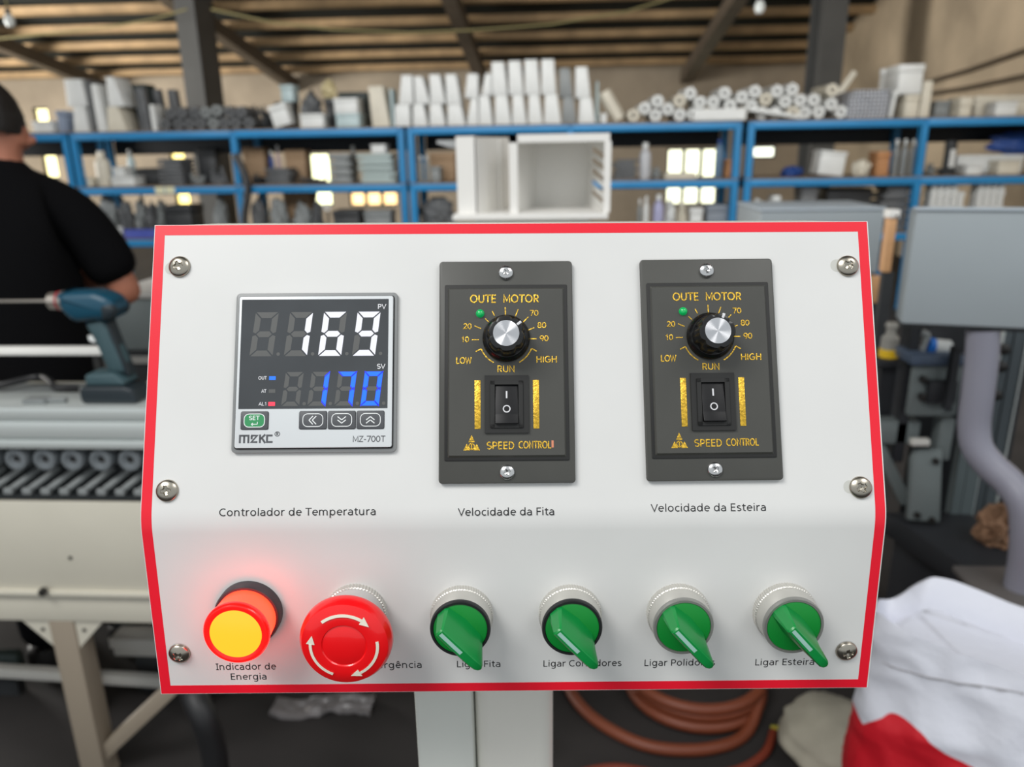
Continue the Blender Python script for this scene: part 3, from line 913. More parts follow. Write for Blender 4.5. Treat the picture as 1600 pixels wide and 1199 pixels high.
est_red = mat('mushroom_red', (238, 10, 18), 0.28, coat=0.4)
arrow_m = mat('arrow_cream', (232, 226, 208), 0.5)
t = thing('emergency_stop_button', 'large red mushroom stop button with cream arrows round its rim', 'emergency stop button', ML @ TR(-73.7, LV))
kn_fl = lambda n, d: (lambda a, r, z: r * (1 - d * (0.5 + 0.5 * math.cos(n * a))))
MB().lathe([(14.4 * mm, 0), (14.4 * mm, 3.4 * mm), (14.0 * mm, 3.8 * mm)], 240, flute=kn_fl(60, 0.025)).build('knurled_ring', chrome, t)
MB().lathe([(13.6 * mm, 3.8 * mm), (13.4 * mm, 11.5 * mm), (12.6 * mm, 12.0 * mm)], 64).build('collar', mat('collar_grey', (178, 176, 174), 0.4), t)
MB().lathe([(9.5 * mm, 12 * mm), (9.5 * mm, 19 * mm)], 48).build('stem', est_red, t)
hd = MB().lathe([(12 * mm, 18.0 * mm), (19.2 * mm, 19.5 * mm), (20.2 * mm, 21.5 * mm), (20.0 * mm, 24.5 * mm), (18.6 * mm, 27.0 * mm), (16.0 * mm, 28.2 * mm), (12.4 * mm, 28.7 * mm), (9.8 * mm, 28.6 * mm), (9.4 * mm, 28.1 * mm), (8.8 * mm, 28.3 * mm), (5 * mm, 28.9 * mm), (0, 29.1 * mm)], 72).build('mushroom_head', est_red, t)
for a0 in (128, 8, -112):
    mb = MB()
    n, span, r0, wd = 14, -72, 14.4, 1.25
    bm = bmesh.new()
    rows = []
    for k in range(n + 1):
        a = R(a0 + span * k / n)
        rows.append([bm.verts.new(((r0 + s) * math.cos(a) * mm, (r0 + s) * math.sin(a) * mm, (28.75 - max(0, s) * 0.35) * mm)) for s in (-wd / 2, wd / 2)])
    for x, yv in zip(rows, rows[1:]):
        bm.faces.new((x[0], x[1], yv[1], yv[0]))
    a = R(a0 + span)
    a2 = R(a0 + span - 17)
    P = [((r0 - 1.9) * math.cos(a), (r0 - 1.9) * math.sin(a), 28.8), ((r0 + 1.9) * math.cos(a), (r0 + 1.9) * math.sin(a), 28.3), (r0 * math.cos(a2), r0 * math.sin(a2), 28.75)]
    bm.faces.new([bm.verts.new(Vector(p) * mm) for p in P])
    rr = bmesh.ops.extrude_face_region(bm, geom=bm.faces[:])
    bmesh.ops.translate(bm, vec=(0, 0, 0.15 * mm), verts=[g_ for g_ in rr['geom'] if isinstance(g_, bmesh.types.BMVert)])
    bmesh.ops.recalc_face_normals(bm, faces=bm.faces[:])
    mb.merge(bm)
    mb.build('arrow', arrow_m, hd)

sel_green = mat('selector_green', (0, 132, 46), 0.4)
sel_handle = mat('selector_handle_green', (0, 132, 58), 0.38, coat=0.1)
sel_mark = mat('selector_mark', (150, 190, 178), 0.5)
black_ring = mat('selector_black_ring', (22, 24, 26), 0.4)
silver_ring = mat('selector_silver_ring', (150, 150, 146), 0.35, 0.6)
def selector(x, label, ang, ring_m):
    t = thing('selector_switch', label, 'selector switch', ML @ TR(x, LV - 1.4), 'green selector switches')
    MB().lathe([(14.6 * mm, 0), (14.6 * mm, 3.6 * mm), (14.2 * mm, 4.0 * mm)], 240, flute=kn_fl(72, 0.02)).build('knurled_ring', chrome, t)
    MB().lathe([(14.0 * mm, 4.0 * mm), (13.7 * mm, 11.0 * mm), (13.4 * mm, 11.6 * mm)], 64).build('collar', chrome, t)
    MB().lathe([(13.6 * mm, 11.4 * mm), (13.7 * mm, 13.0 * mm), (13.3 * mm, 13.8 * mm), (12.3 * mm, 13.8 * mm), (12.2 * mm, 13.2 * mm)], 64).build('bezel_ring', ring_m, t)
    MB().lathe([(12.2 * mm, 12.9 * mm), (12.1 * mm, 13.4 * mm), (11.4 * mm, 13.7 * mm), (0, 13.7 * mm)], 64).build('disc', sel_green, t)
    Rm = Matrix.Rotation(R(ang), 4, 'Z')
    # lever: tall ridge across the disc with sloping flanks, its blunt tip overhanging the rim
    L = [(-12.2, -11.9, 2.2, 1.7, 29.9), (-11.2, -11.2, 3.8, 2.2, 30.5), (-2.0, -2.0, 5.4, 2.3, 30.6), (8.0, 8.6, 4.8, 2.3, 30.3), (10.6, 12.0, 3.6, 2.2, 29.6), (11.6, 13.4, 2.6, 1.8, 29.0), (12.0, 14.1, 1.3, 0.9, 28.6)]
    bm = bmesh.new()
    rows = []
    for (tb, tt, hb, ht, zt) in L:
        tm_ = tb + (tt - tb) * 0.9
        rows.append([bm.verts.new((xx * mm, yy * mm, z * mm)) for xx, yy, z in ((tb, -hb, 13.7), (tm_, -ht, zt - 0.7), (tt, -ht + 0.6, zt), (tt, ht - 0.6, zt), (tm_, ht, zt - 0.7), (tb, hb, 13.7))])
    for a, b in zip(rows, rows[1:]):
        for k in range(6):
            bm.faces.new((a[k], a[(k + 1) % 6], b[(k + 1) % 6], b[k]))
    bm.faces.new(rows[0])
    bm.faces.new(rows[-1])
    bmesh.ops.recalc_face_normals(bm, faces=bm.faces[:])
    mb = MB()
    mb.merge(bm)
    h = mb.build('handle', sel_handle, t, M=Rm, smooth=38)
    mkb = MB()
    Mk = Rm @ Matrix.Translation((-8.2 * mm, 0, 27.68 * mm)) @ Matrix.Rotation(-0.0, 4, 'Y')
    P = [(-10.6, 30.53), (-2.0, 30.62), (2.0, 30.52)]
    for a, b in zip(P, P[1:]):
        mkb.bar((a[0] * mm, 0, a[1] * mm), (b[0] * mm, 0, b[1] * mm), 1.7 * mm, 0.16 * mm)
    mkb.build('white_mark', sel_mark, h, M=Rm)
    return t
selector(-24.7, 'green lever selector switch above the words Ligar Fita', -47, black_ring)
selector(25.6, 'green lever selector switch above the words Ligar Corredores', -47, black_ring)
selector(75.8, 'green lever selector switch above the words Ligar Polidores', -48, silver_ring)
selector(125.5, 'green lever selector switch above the words Ligar Esteira, nearest the corner screw', -48, silver_ring)

# ------------------------------------------------------------------ the post that carries the box
post_m = mat('post_paint', (222, 224, 217), 0.5, var=0.04, scale=6)
pipe_w = mat('post_pipe_white', (238, 235, 226), 0.42)
bx = MP @ Vector((0, -HL - 0.0005, -0.05))
st = thing('box_stand', 'white square post and rounded post standing below the control box', 'stand', (bx.x - 0.02, bx.y + 0.03, 0))
zt = bx.z - 0.004
YP = bx.y + 0.03
xa, xb, xc = at(648, 1110, YP - 0.02).x, at(738, 1110, YP - 0.02).x, at(862, 1110, YP - 0.02).x
MB().box(xa, xb, YP - 0.02, YP + 0.02, 0.012, zt, 0.002).build('square_post', post_m, st, world=True)
rp_ = (xc - xb) / 2
MB().prism([(xb + rp_ + 0.0005 + a * rp_, YP + 0.004 + b_ * rp_) for a, b_ in rrect(-1, 1, -1, 1, 0.42, 8)], 0.012, zt - 0.001).build('rounded_post', pipe_w, st, world=True)
MB().box(xa - 0.08, xc + 0.08, YP - 0.12, YP + 0.12, 0, 0.012, 0.002).build('base_plate', post_m, st, world=True)
# ------------------------------------------------------------------ blue racking
blue_m = mat('rack_blue', (26, 126, 182), 0.42, var=0.12, scale=3)
deck_m = mat('rack_deck', (126, 108, 92), 0.7, var=0.2, scale=4)
YS, SD = 7.3, 0.62
ZD = [at(250, 204, YS).z, at(230, 291, YS).z, at(230, 373, YS).z]      # deck heights of the three tiers
BH = 0.075
PXP = [(-420, -160), (-148, 106), (119, 628), (643, 1151), (1171, 1700)]
MIDP = {2: 368, 3: 891, 4: 1439}
rack_names = {1: 'blue steel rack bay partly hidden behind the man', 2: 'blue steel rack carrying the dark clutter and grey hexagonal tubes',
              3: 'blue steel rack carrying the rows of white tapered profiles', 4: 'blue steel rack with the bundle of small square tubes on top'}
sheet_m = mat('label_paper', (212, 210, 178), 0.7)
for i in range(1, 5):
    a, b = PXP[i]
    xa, xb = at(a, 250, YS).x, at(b, 250, YS).x
    t = thing('storage_rack', rack_names[i], 'storage rack', ((xa + xb) / 2, YS + SD / 2, 0), 'blue storage racks')
    posts = [xa, xb] + ([at(MIDP[i], 250, YS).x] if i in MIDP else [])
    for xp in posts:
        for yy in (YS, YS + SD - 0.05):
            mb = MB()
            x0, x1 = xp - 0.035, xp + 0.035
            zt = ZD[0] - 0.001
            mb.box(x0, x1, yy, yy + 0.006, 0, zt).box(x0, x0 + 0.006, yy, yy + 0.05, 0, zt).box(x1 - 0.006, x1, yy, yy + 0.05, 0, zt)
            mb.box(x0 - 0.001, x1 + 0.001, yy - 0.02, yy + 0.07, 0, 0.006)
            mb.build('post', blue_m, t, world=True)
    ps = sorted(posts)
    for z in ZD:
        for p0, p1 in zip(ps, ps[1:]):
            for yy in (YS - 0.012, YS + SD - 0.03):
                MB().box(p0 + 0.02, p1 - 0.02, yy, yy + 0.04, z - BH, z - 0.012, 0.004).build('beam', blue_m, t, world=True)
        MB().box(xa - 0.034, xb + 0.034, YS - 0.008, YS + SD, z - 0.012, z).build('deck', deck_m, t, world=True)
    for z, hh in ((ZD[0], 0.2), (ZD[1], 0.1)):  # dark strip added behind each deck to darken the gap below
        MB().box(xa + 0.04, xb - 0.04, YS + SD - 0.001, YS + SD + 0.012, z - hh - 0.012, z - 0.0125, 0.002).build('dark_back_strip', mat('rack_strip_navy', (16, 26, 36), 0.6), t, world=True)
    if i == 2:
        for px in (249, 265):
            c = at(px, 296, YS - 0.02)
            MB().box(c.x - 0.045, c.x + 0.045, YS - 0.0155, YS - 0.0125, ZD[1] - 0.07, ZD[1] - 0.008).build('paper_label', sheet_m, t, world=True)

white_b = mat('item_white', (214, 216, 214), 0.45, var=0.06, scale=8)
cream_b = mat('item_cream', (206, 200, 184), 0.55, var=0.08, scale=8)
grey_b = mat('item_grey', (128, 132, 132), 0.5, var=0.15, scale=10)
mid_b = mat('item_mid_grey', (92, 94, 96), 0.5, var=0.2, scale=10)
dark_b = mat('item_dark', (44, 46, 48), 0.5, var=0.25, scale=12)
green_dark = mat('item_dark_green', (34, 46, 44), 0.55, var=0.2, scale=8)
teal_b = mat('item_pale_teal', (176, 194, 196), 0.45, var=0.1, scale=8)
lav_b = mat('item_lavender', (164, 164, 196), 0.45)
card_b = mat('item_cardboard', (176, 126, 84), 0.75, var=0.12, scale=10)
blue_b = mat('item_blue', (24, 62, 128), 0.5, var=0.15, scale=10)
hole_shade = mat('tube_hole_shade', (20, 20, 20), 0.8)  # near-black colour standing in for the shade inside tube ends

def xr(x0, x1, y, Y):
    return at(x0, y, Y).x, at(x1, y, Y).x

# white tapered profiles, two rows deep on the top tier
taper = 'white tapered profiles on the top tier'
ORD = ['first', 'second', 'third', 'fourth', 'fifth', 'sixth', 'seventh', 'eighth', 'ninth', 'tenth', 'eleventh', 'twelfth', 'thirteenth', 'fourteenth', 'fifteenth', 'sixteenth', 'seventeenth', 'eighteenth', 'nineteenth', 'twentieth', 'twenty-first', 'twenty-second', 'twenty-third', 'twenty-fourth', 'twenty-fifth']
YT = YS + 0.03
MYZ = Matrix(((1, 0, 0, 0), (0, 0, 1, 0), (0, 1, 0, 0), (0, 0, 0, 1)))   # polygon (x,z) extruded along world Y
def taper_block(xb0, xb1, xt0, xt1, z0, z1, Y, dep, label, m, cat='profile', group=taper):
    """right-angled tapered housing: outer shell with an open channel along its length"""
    mb = MB()
    P = [(xb0, z0), (xb1, z0), (xt1, z1), (xt0, z1)]
    mb.prism(P, Y, Y + dep, MYZ, bev=0.006)
    return single(mb, 'tapered_profile', label, cat, m, group)
low = [(617, 641), (645, 668), (671, 696), (699, 727), (729, 747), (748, 770), (773, 799), (800, 823), (825, 848), (850, 877), (878, 901), (904, 930)]
zl0 = ZD[0] + 0.001
seam = [167, 167, 167, 168, 160, 157, 157, 157, 157, 157, 161, 163]
hs = []
for k, ((a, b), sm) in enumerate(zip(low, seam)):
    x0, x1 = xr(a, b, 195, YT)
    h = (197 - sm) / 1200 * (YT + 0.12)
    hs.append(h)
    wd = x1 - x0
    m = white_b if k not in (10,) else grey_b
    if k == 4:
        taper_block(x0, x1, x0 + wd * 0.45, x1, zl0, zl0 + h, YT, 0.3, 'white tapered profile leaning in, fifth from the left in the lower row', m)
    else:
        taper_block(x0, x1, x0 + 0.01, x1 - wd * (0.0 if k == 0 else 0.24), zl0, zl0 + h, YT, 0.3, ('grey-white' if k == 10 else 'white') + ' tapered profile, %s from the left in the lower row of the white stack' % ORD[k], m)
up = [(622, 645, 0.3, 0, 127), (648, 671, 0, 0.45, 129), (672, 695, 0, 0.3, 127), (697, 720, 0, 0.3, 127), (726, 747, 0.25, 0, 127), (752, 768, 0.45, 0, 127), (769, 793, 0, 0.2, 112), (795, 818, 0, 0.18, 111), (820, 844, 0, 0.18, 110), (846, 869, 0, 0.15, 110), (874, 895, 0, 0.25, 122), (899, 923, 0, 0.25, 121)]
for k, (a, b, lf, rt, ty) in enumerate(up):
    x0, x1 = xr(a, b, 150, YT)
    base = zl0 + hs[k] + 0.0005
    h = (seam[k] - ty) / 1200 * (YT + 0.12)
    wd = x1 - x0
    taper_block(x0, x1, x0 + wd * lf, x1 - wd * rt, base, base + h, YT, 0.3, ('grey-white' if k == 10 else 'tall white' if 6 <= k <= 9 else 'white') + ' tapered profile, %s from the left in the upper row of the white stack' % ORD[k], grey_b if k == 10 else white_b)
x0, x1 = xr(928, 937, 160, YT)
taper_block(x0 + 0.022, x1, x0 + 0.026, x1 - 0.01, ZD[0], ZD[0] + 0.36, YT + 0.1, 0.25, 'slim pale profile upright at the right end of the white stack', teal_b)

# hexagonal tubes lying front-on
def hex_tube(x, z, r, Y, dep, label, m, group, rot=0.0, hole=0.3):
    t = thing('hexagonal_tube', label, 'tube', (x, Y, z - r), group)
    mb = MB()
    bm = bmesh.new()
    ring = []
    n = 6
    for (rr, yy) in ((r, dep), (r, 0.01), (r * 0.94, 0.0), (r * hole, 0.0), (r * hole, dep * 0.5)):
        ring.append([bm.verts.new((x + rr * math.cos(rot + 2 * math.pi * k / n), Y + yy, z + rr * math.sin(rot + 2 * math.pi * k / n))) for k in range(n)])
    for a, b in zip(ring, ring[1:]):
        for k in range(n):
            bm.faces.new((a[k], a[(k + 1) % n], b[(k + 1) % n], b[k]))
    bm.faces.new(ring[0])
    bmesh.ops.recalc_face_normals(bm, faces=bm.faces[:])
    mb.merge(bm)
    mb.build('shell', m, t, world=True, smooth=0)
    hb = MB()
    hb.lathe([(r * hole * 0.98, 0), (0, 0)], 12, Matrix.Translation((x, Y + dep * 0.3, z)) @ Matrix.Rotation(R(90), 4, 'X'))  # dark disc set in the bore as painted shade
    hb.build('hollow_shade', hole_shade, t, world=True)
    return t
WHX = [(994, 169), (1019, 160), (1037, 167), (1052, 171), (1066, 156), (1077, 148), (1090, 160), (1115, 155), (1127, 145), (1141, 157), (1157, 160), (1165, 145), (1182, 140), (1176, 154), (1199, 147), (1217, 142), (1224, 153), (1236, 141), (1261, 175), (1279, 160), (1297, 149), (1292, 165), (1034, 183), (1059, 184), (1079, 182), (1103, 166), (1116, 169), (1200, 160), (1210, 165), (1242, 152), (1248, 163), (1278, 180), (1300, 180)]
def settle(L_, r, Y, dmin, n=400):
    Q = [[at(px, py, Y).x, max(at(px, py, Y).z, ZD[0] + r)] for px, py in L_]
    for _ in range(n):
        for i in range(len(Q)):
            for j in range(i):
                dx, dz = Q[i][0] - Q[j][0], Q[i][1] - Q[j][1]
                d = math.hypot(dx, dz) or 1e-6
                if d < dmin:
                    k = (dmin - d) / d * 0.5
                    Q[i][0] += dx * k
                    Q[i][1] += dz * k
                    Q[j][0] -= dx * k
                    Q[j][1] -= dz * k
        for q_ in Q:
            q_[1] = max(q_[1] - 0.0002, ZD[0] + r + 0.001)
    return sorted(Q)
ORD += ['twenty-sixth', 'twenty-seventh', 'twenty-eighth', 'twenty-ninth', 'thirtieth', 'thirty-first', 'thirty-second', 'thirty-third']
RW = 0.058
for k, (x, z) in enumerate(settle(WHX, RW, YS + 0.04, RW * 2 + 0.001)):
    hex_tube(x, z, RW, YS + 0.02 + (k * 7 % 5) * 0.012, 0.45, 'white hexagonal tube end, %s from the left in the heap beside the square tube bundle' % ORD[k], cream_b if k % 5 == 0 else white_b, 'white hexagonal tubes on the top tier', rot=random.uniform(0, 1), hole=0.36)
GHX = [(264, 190), (283, 187), (272, 170), (289, 166), (296, 191), (311, 188), (310, 169), (325, 172), (333, 168), (331, 185), (345, 190), (352, 178), (364, 190), (372, 176), (382, 190)]
RG = 0.055
for k, (x, z) in enumerate(settle(GHX, RG, YS + 0.06, RG * 2 + 0.001)):
    hex_tube(x, z, RG, YS + 0.04 + (k % 3) * 0.012, 0.3, ('pale' if k in (7, 8, 9) else 'dark grey') + ' hexagonal tube end, %s from the left in the grey heap' % ORD[k], grey_b if k in (7, 8, 9) else mid_b, 'grey hexagonal tubes on the top tier', rot=random.uniform(0, 1), hole=0.36)
# bundle of small square tubes
sq_m = mat('square_tube_grey', (178, 181, 188), 0.45)
nx, nz = 10, 7
xq0, xq1 = xr(1326, 1386, 165, YS + 0.05)
sx = (xq1 - xq0) / nx
for i in range(nx):
    for j in range(nz):
        if j == 6 and i < 1:
            continue
        x0 = xq0 + i * sx + (0.004 if j % 2 else 0)
        z0 = ZD[0] + 0.001 + j * sx * 1.02
        s_ = sx * 0.97
        mb = MB()
        wt = s_ * 0.2
        yq = YS + 0.03 + random.uniform(0, 0.02)
        mb.box(x0, x0 + s_, yq, yq + 0.5, z0, z0 + wt).box(x0, x0 + s_, yq, yq + 0.5, z0 + s_ - wt, z0 + s_)
        mb.box(x0, x0 + wt, yq, yq + 0.5, z0 + wt, z0 + s_ - wt).box(x0 + s_ - wt, x0 + s_, yq, yq + 0.5, z0 + wt, z0 + s_ - wt)
        tq = single(mb, 'square_tube', 'small grey square tube, %s from the left in the %s row up of the bundle' % (ORD[i], ORD[j]), 'tube', sq_m, 'small square tubes bundled on the top tier', smooth=0)
        MB().box(x0 + wt, x0 + s_ - wt, yq + 0.012, yq + 0.016, z0 + wt, z0 + s_ - wt).build('hollow_shade', hole_shade, tq, world=True, smooth=0)  # dark plate set inside the tube as painted shade

# ------------------------------------------------------------------ single goods on the tiers
LAST = {}
def place(px0, px1, py0, py1, tier, Y=None, lift=None):
    """front rectangle of a thing standing on a tier (0 top, 1 middle, 2 low): x0,x1,z0,z1,Y"""
    Y = YS + 0.06 if Y is None else Y
    a, b = at(px0, (py0 + py1) / 2, Y), at(px1, (py0 + py1) / 2, Y)
    z0 = ZD[tier] + (lift or 0.001)
    s = (Y * 1.02) / 1200
    return a.x, b.x, z0, z0 + (py1 - py0) * s, Y
def carton(name, label, cat, r, dep, m, group=None, rot=0.0, lid=0.25, rad=0.008):
    """box with a lid standing proud and a seam"""
    x0, x1, z0, z1, Y = r
    mb = MB()
    h = z1 - z0
    c = Vector(((x0 + x1) / 2, Y + dep / 2, z0))
    M = Matrix.Translation(c) @ Matrix.Rotation(rot, 4, 'Y') @ Matrix.Translation(-c)
    if rot:
        lift = abs(math.sin(rot)) * (x1 - x0) / 2
        M = Matrix.Translation((0, 0, lift)) @ M
    mb.box(x0 + 0.006, x1 - 0.006, Y + 0.006, Y + dep - 0.006, z0, z0 + h * (1 - lid), rad, M)
    mb.box(x0, x1, Y, Y + dep, z0 + h * (1 - lid), z1, rad, M)
    return single(mb, name, label, cat, m, group)
def bottle(label, r, m, mcap, group=None, name='bottle', cat='bottle', Y=None):
    x0, x1, z0, z1, Y = r
    rad = (x1 - x0) / 2
    h = z1 - z0
    t = thing(name, label, cat, ((x0 + x1) / 2, Y + rad, z0), group)
    MB().lathe([(rad * 0.9, 0), (rad, 0.01), (rad, h * 0.66), (rad * 0.82, h * 0.75), (rad * 0.42, h * 0.82), (rad * 0.4, h * 0.9)], 28).build('body', m, t)
    MB().lathe([(rad * 0.5, h * 0.86), (rad * 0.5, h * 0.99), (rad * 0.42, h)], 24).build('cap', mcap, t)
    return t
def bag(label, r, dep, m, seed, name='crumpled_bag', cat='bag', group=None):
    x0, x1, z0, z1, Y = r
    mb = MB()
    mb.ball(((x0 + x1) / 2, Y + dep / 2, z0 + (z1 - z0) * 0.46), 1, ((x1 - x0) / 2 * 0.84, dep / 2 * 0.78, (z1 - z0) * 0.54), 0.42, seed, 4, flat=-(z1 - z0) * 0.46)
    return single(mb, name, label, cat, m, group, smooth=60)
def sheets(label, r, dep, m, n, name='sheet_stack', cat='stack of panels'):
    x0, x1, z0, z1, Y = r
    mb = MB()
    th = (z1 - z0) / n
    for k in range(n):
        o = random.uniform(-0.02, 0.02)
        mb.box(x0 + o, x1 + o, Y + abs(o), Y + dep + abs(o), z0 + k * th, z0 + (k + 0.72) * th, 0.003)
        if k < n - 1:
            mb.box(x0 + 0.04, x1 - 0.04, Y + 0.03, Y + dep - 0.01, z0 + (k + 0.72) * th, z0 + (k + 1) * th)
    return single(mb, name, label, cat, m)
def scrap(label, r, dep, m, seed, n=7, name='scrap_pile', cat='pile of parts', group=None):
    """a heap of metal offcuts: bent brackets, rods and plates lying on one another, wired together as one bundle"""
    x0, x1, z0, z1, Y = r
    rnd = random.Random(seed)
    mb = MB()
    W_, H_ = x1 - x0, z1 - z0
    mb.ball(((x0 + x1) / 2, Y + dep / 2, z0 + H_ * 0.2), 1, (W_ * 0.38, dep * 0.36, H_ * 0.3), 0.4, seed, 3, flat=-H_ * 0.2)
    for k in range(n):
        cx = x0 + W_ * (k + 0.5) / n
        hh = H_ * rnd.uniform(0.5, 0.88)
        a = rnd.uniform(-0.35, 0.35)
        M = Matrix.Translation((cx, Y + dep * rnd.uniform(0.2, 0.5), z0 + W_ / n * 0.5 * abs(math.sin(a)) + 0.004)) @ Matrix.Rotation(rnd.uniform(-0.4, 0.4), 4, 'Z') @ Matrix.Rotation(a, 4, 'Y')
        ww = W_ / n * rnd.uniform(0.5, 0.95)
        if k % 3 == 0:
            mb.box(-ww / 2, ww / 2, 0, 0.02, 0.0, hh, 0.004, M).box(-ww / 2, ww / 2, 0, 0.09, 0.0, 0.02, 0.004, M)
        elif k % 3 == 1:
            mb.lathe([(ww * 0.4, 0.0), (ww * 0.4, hh * 0.9), (ww * 0.25, hh * 0.9), (ww * 0.25, hh * 0.5)], 14, M)
        else:
            mb.box(-ww / 2, ww / 2, 0, dep * 0.5, 0.0, hh * 0.7, 0.008, M)
    return single(mb, name, label, cat, m, group)

P = place
# top tier, left to right
carton('storage_box', 'pale low box at the window beside the head of the man', 'box', P(50, 82, 194, 211, 0), 0.3, white_b)
carton('storage_box', 'blue-grey box at the end of the top tier beside the bright window', 'box', P(89, 104, 180, 211, 0), 0.3, mat('item_blue_grey', (128, 140, 160), 0.5))
x0, x1, z0, z1, Y = P(113, 136, 171, 207, 0)
taper_block(x0, x1, x0 + 0.03, x1 - 0.01, z0, z1, Y, 0.28, 'white tapered profile at the bottom of the leftmost white pile', white_b)
a = z1 + 0.0005
x0, x1 = xr(104, 135, 160, Y)
taper_block(x0, x1, x0 + 0.01, x1 - 0.02, a, a + 0.24, Y, 0.28, 'wide white profile on top of the leftmost white pile', white_b)
x0, x1, z0, z1, Y = P(139, 145, 134, 207, 0, YS + 0.06)
carton('divider_strip', 'dark grey upright strip between the two leftmost white profiles', 'metal strip', (x0, x1, z0, z1, Y), 0.26, mid_b, lid=0.06, rad=0.003)
x0, x1, z0, z1, Y = P(148, 162, 140, 207, 0)
taper_block(x0, x1, x0, x1 - 0.03, z0, z1, Y, 0.28, 'narrow upright white profile to the right of the dark strip', white_b)
x0, x1, z0, z1, Y = P(166, 196, 172, 207, 0)
taper_block(x0, x1, x0 + 0.03, x1 - 0.06, z0, z1, Y, 0.28, 'lower white tapered profile beside the dark green box', cream_b)
x0, x1 = xr(166, 192, 150, Y)
taper_block(x0 + 0.01, x1, x0 + 0.02, x1 - 0.07, z1 + 0.0005, z1 + 0.26, Y, 0.28, 'upper white tapered profile beside the dark green box', white_b)
carton('equipment_case', 'dark green-black case on the top tier behind the grey blocks', 'case', P(192, 232, 138, 205, 0, YS + 0.37), 0.2, green_dark)
for k, (a, b, ty, lab) in enumerate(((215, 232, 144, 'tall dark grey block leaning beside the dark green case'), (242, 256, 145, 'dark grey block standing behind the thin white box'), (265, 281, 146, 'dark grey block standing above the grey hexagonal tubes'))):
    x0, x1, z0, z1, Y = P(a, b, ty, 205, 0, YS + (0.1 if k == 0 else 0.47))
    taper_block(x0, x1, x0, x1 - 0.03, z0, z1, Y, 0.1, lab, mid_b, 'profile', 'dark grey blocks on the top tier')
x0, x1, z0, z1, Y = P(236, 243, 168, 205, 0, YS + 0.06)
taper_block(x0, x1, x0, x1 - 0.01, z0, z1, Y, 0.2, 'thin upright white box left of the grey hexagonal tubes', white_b, 'box', None)
scrap('dark tangle of metal offcuts standing at the end of the grey tubes', P(384, 400, 150, 203, 0, YS + 0.46), 0.12, dark_b, 3, 4)
scrap('dark comb-like rack of thin uprights on the top tier', P(401, 420, 158, 203, 0), 0.2, dark_b, 5, 6)
carton('storage_box', 'small tilted white carton in front of the dark uprights', 'box', P(426, 455, 172, 203, 0, YS + 0.01), 0.2, white_b, rot=-0.24)
carton('equipment_case', 'dark box behind the tilted white carton', 'case', P(430, 458, 165, 203, 0, YS + 0.34), 0.22, dark_b)
x0, x1, z0, z1, Y = P(438, 459, 141, 166, 0, YS + 0.34)
carton('storage_box', 'pale blue box perched on the dark box', 'box', (x0, x1, ZD[0] + (203 - 165) * 7.78 / 1200 + 0.001, ZD[0] + (203 - 141) * 7.78 / 1200, Y), 0.2, teal_b)
bag('dark grey lumpy mound behind the low white box', P(464, 500, 154, 203, 0, YS + 0.32), 0.26, mid_b, 4, 'cloth_mound', 'cloth')
carton('storage_box', 'low white box in front of the dark grey mound', 'box', P(468, 506, 182, 202, 0), 0.2, white_b)
carton('equipment_case', 'black case standing right of the low white box', 'case', P(508, 521, 160, 202, 0, YS + 0.3), 0.2, dark_b)
x0, x1, z0, z1, Y = P(498, 524, 135, 163, 0, YS + 0.3)
bag('crumpled beige and clear plastic bag on top of the black case', (x0, x1, ZD[0] + 0.274, ZD[0] + 0.43, Y), 0.18, mat('plastic_beige', (196, 182, 140), 0.4, var=0.2, scale=10), 8)
r_ = P(524, 562, 183, 202, 0)
carton('storage_box', 'pale green-white box at the bottom of the stack of two', 'box', r_, 0.28, teal_b)
x0, x1, z0, z1, Y = r_
carton('storage_box', 'bright white box on top of the stack of two', 'box', (x0 - 0.01, x1 - 0.01, z1 + 0.0005, z1 + 0.135, Y), 0.26, white_b)
carton('equipment_case', 'tall dark case behind the stack of two white boxes', 'case', P(530, 575, 152, 202, 0, YS + 0.38), 0.2, green_dark)
x0, x1, z0, z1, Y = P(577, 608, 144, 200, 0)
taper_block(x0 + 0.02, x1, x0, x1 - 0.05, z0, z1, Y, 0.25, 'cream slanted profile left of the white stack', cream_b, 'profile', None)
x0, x1, z0, z1, Y = P(611, 615, 148, 200, 0)
taper_block(x0, x1, x0 - 0.006, x1 - 0.01, z0, z1, Y, 0.25, 'thin pale teal sheet leaning between the cream profile and the white stack', teal_b, 'sheet', None)
carton('storage_box', 'small white box between the white stack and the slanted roll', 'box', P(938, 949, 182, 195, 0), 0.2, white_b)
x0, x1, z0, z1, Y = P(953, 979, 158, 195, 0)
mb = MB()
mb.lathe([(0.058, 0), (0.06, 0.01), (0.06, 0.27), (0.05, 0.28), (0.03, 0.28), (0.03, 0.1)], 6, Matrix.Translation((x1 - 0.055, Y + 0.1, z0 + 0.031)) @ Matrix.Rotation(-0.55, 4, 'Y'))
single(mb, 'hexagonal_roll', 'cream hexagonal tube leaning over at the left end of the white tube heap', 'tube', cream_b)
x0, x1, z0, z1, Y = P(1084, 1166, 174, 190, 0, YS - 0.035)
MBp = MB().box(x0, x1, Y, Y + 0.05, z0, z1 + 0.0, 0.006).box(x0 + 0.02, x1 - 0.02, Y - 0.002, Y, z0 + 0.015, z1 - 0.015)
single(MBp, 'cover_panel', 'long white panel lying flat in front of the white tube heap', 'panel', white_b)
x0, x1, z0, z1, Y = P(1170, 1252, 176, 188, 0, YS - 0.035)
mb = MB().prism([(x0, z0 + 0.075), (x0, z0 + 0.115), (x1, z0 + 0.03), (x1, z0)], Y, Y + 0.05, MYZ, bev=0.004)
single(mb, 'cover_panel', 'long white panel sloping down in front of the white tube heap', 'panel', white_b)
x0, x1, z0, z1, Y = P(1308, 1332, 131, 152, 0, YS + 0.57)
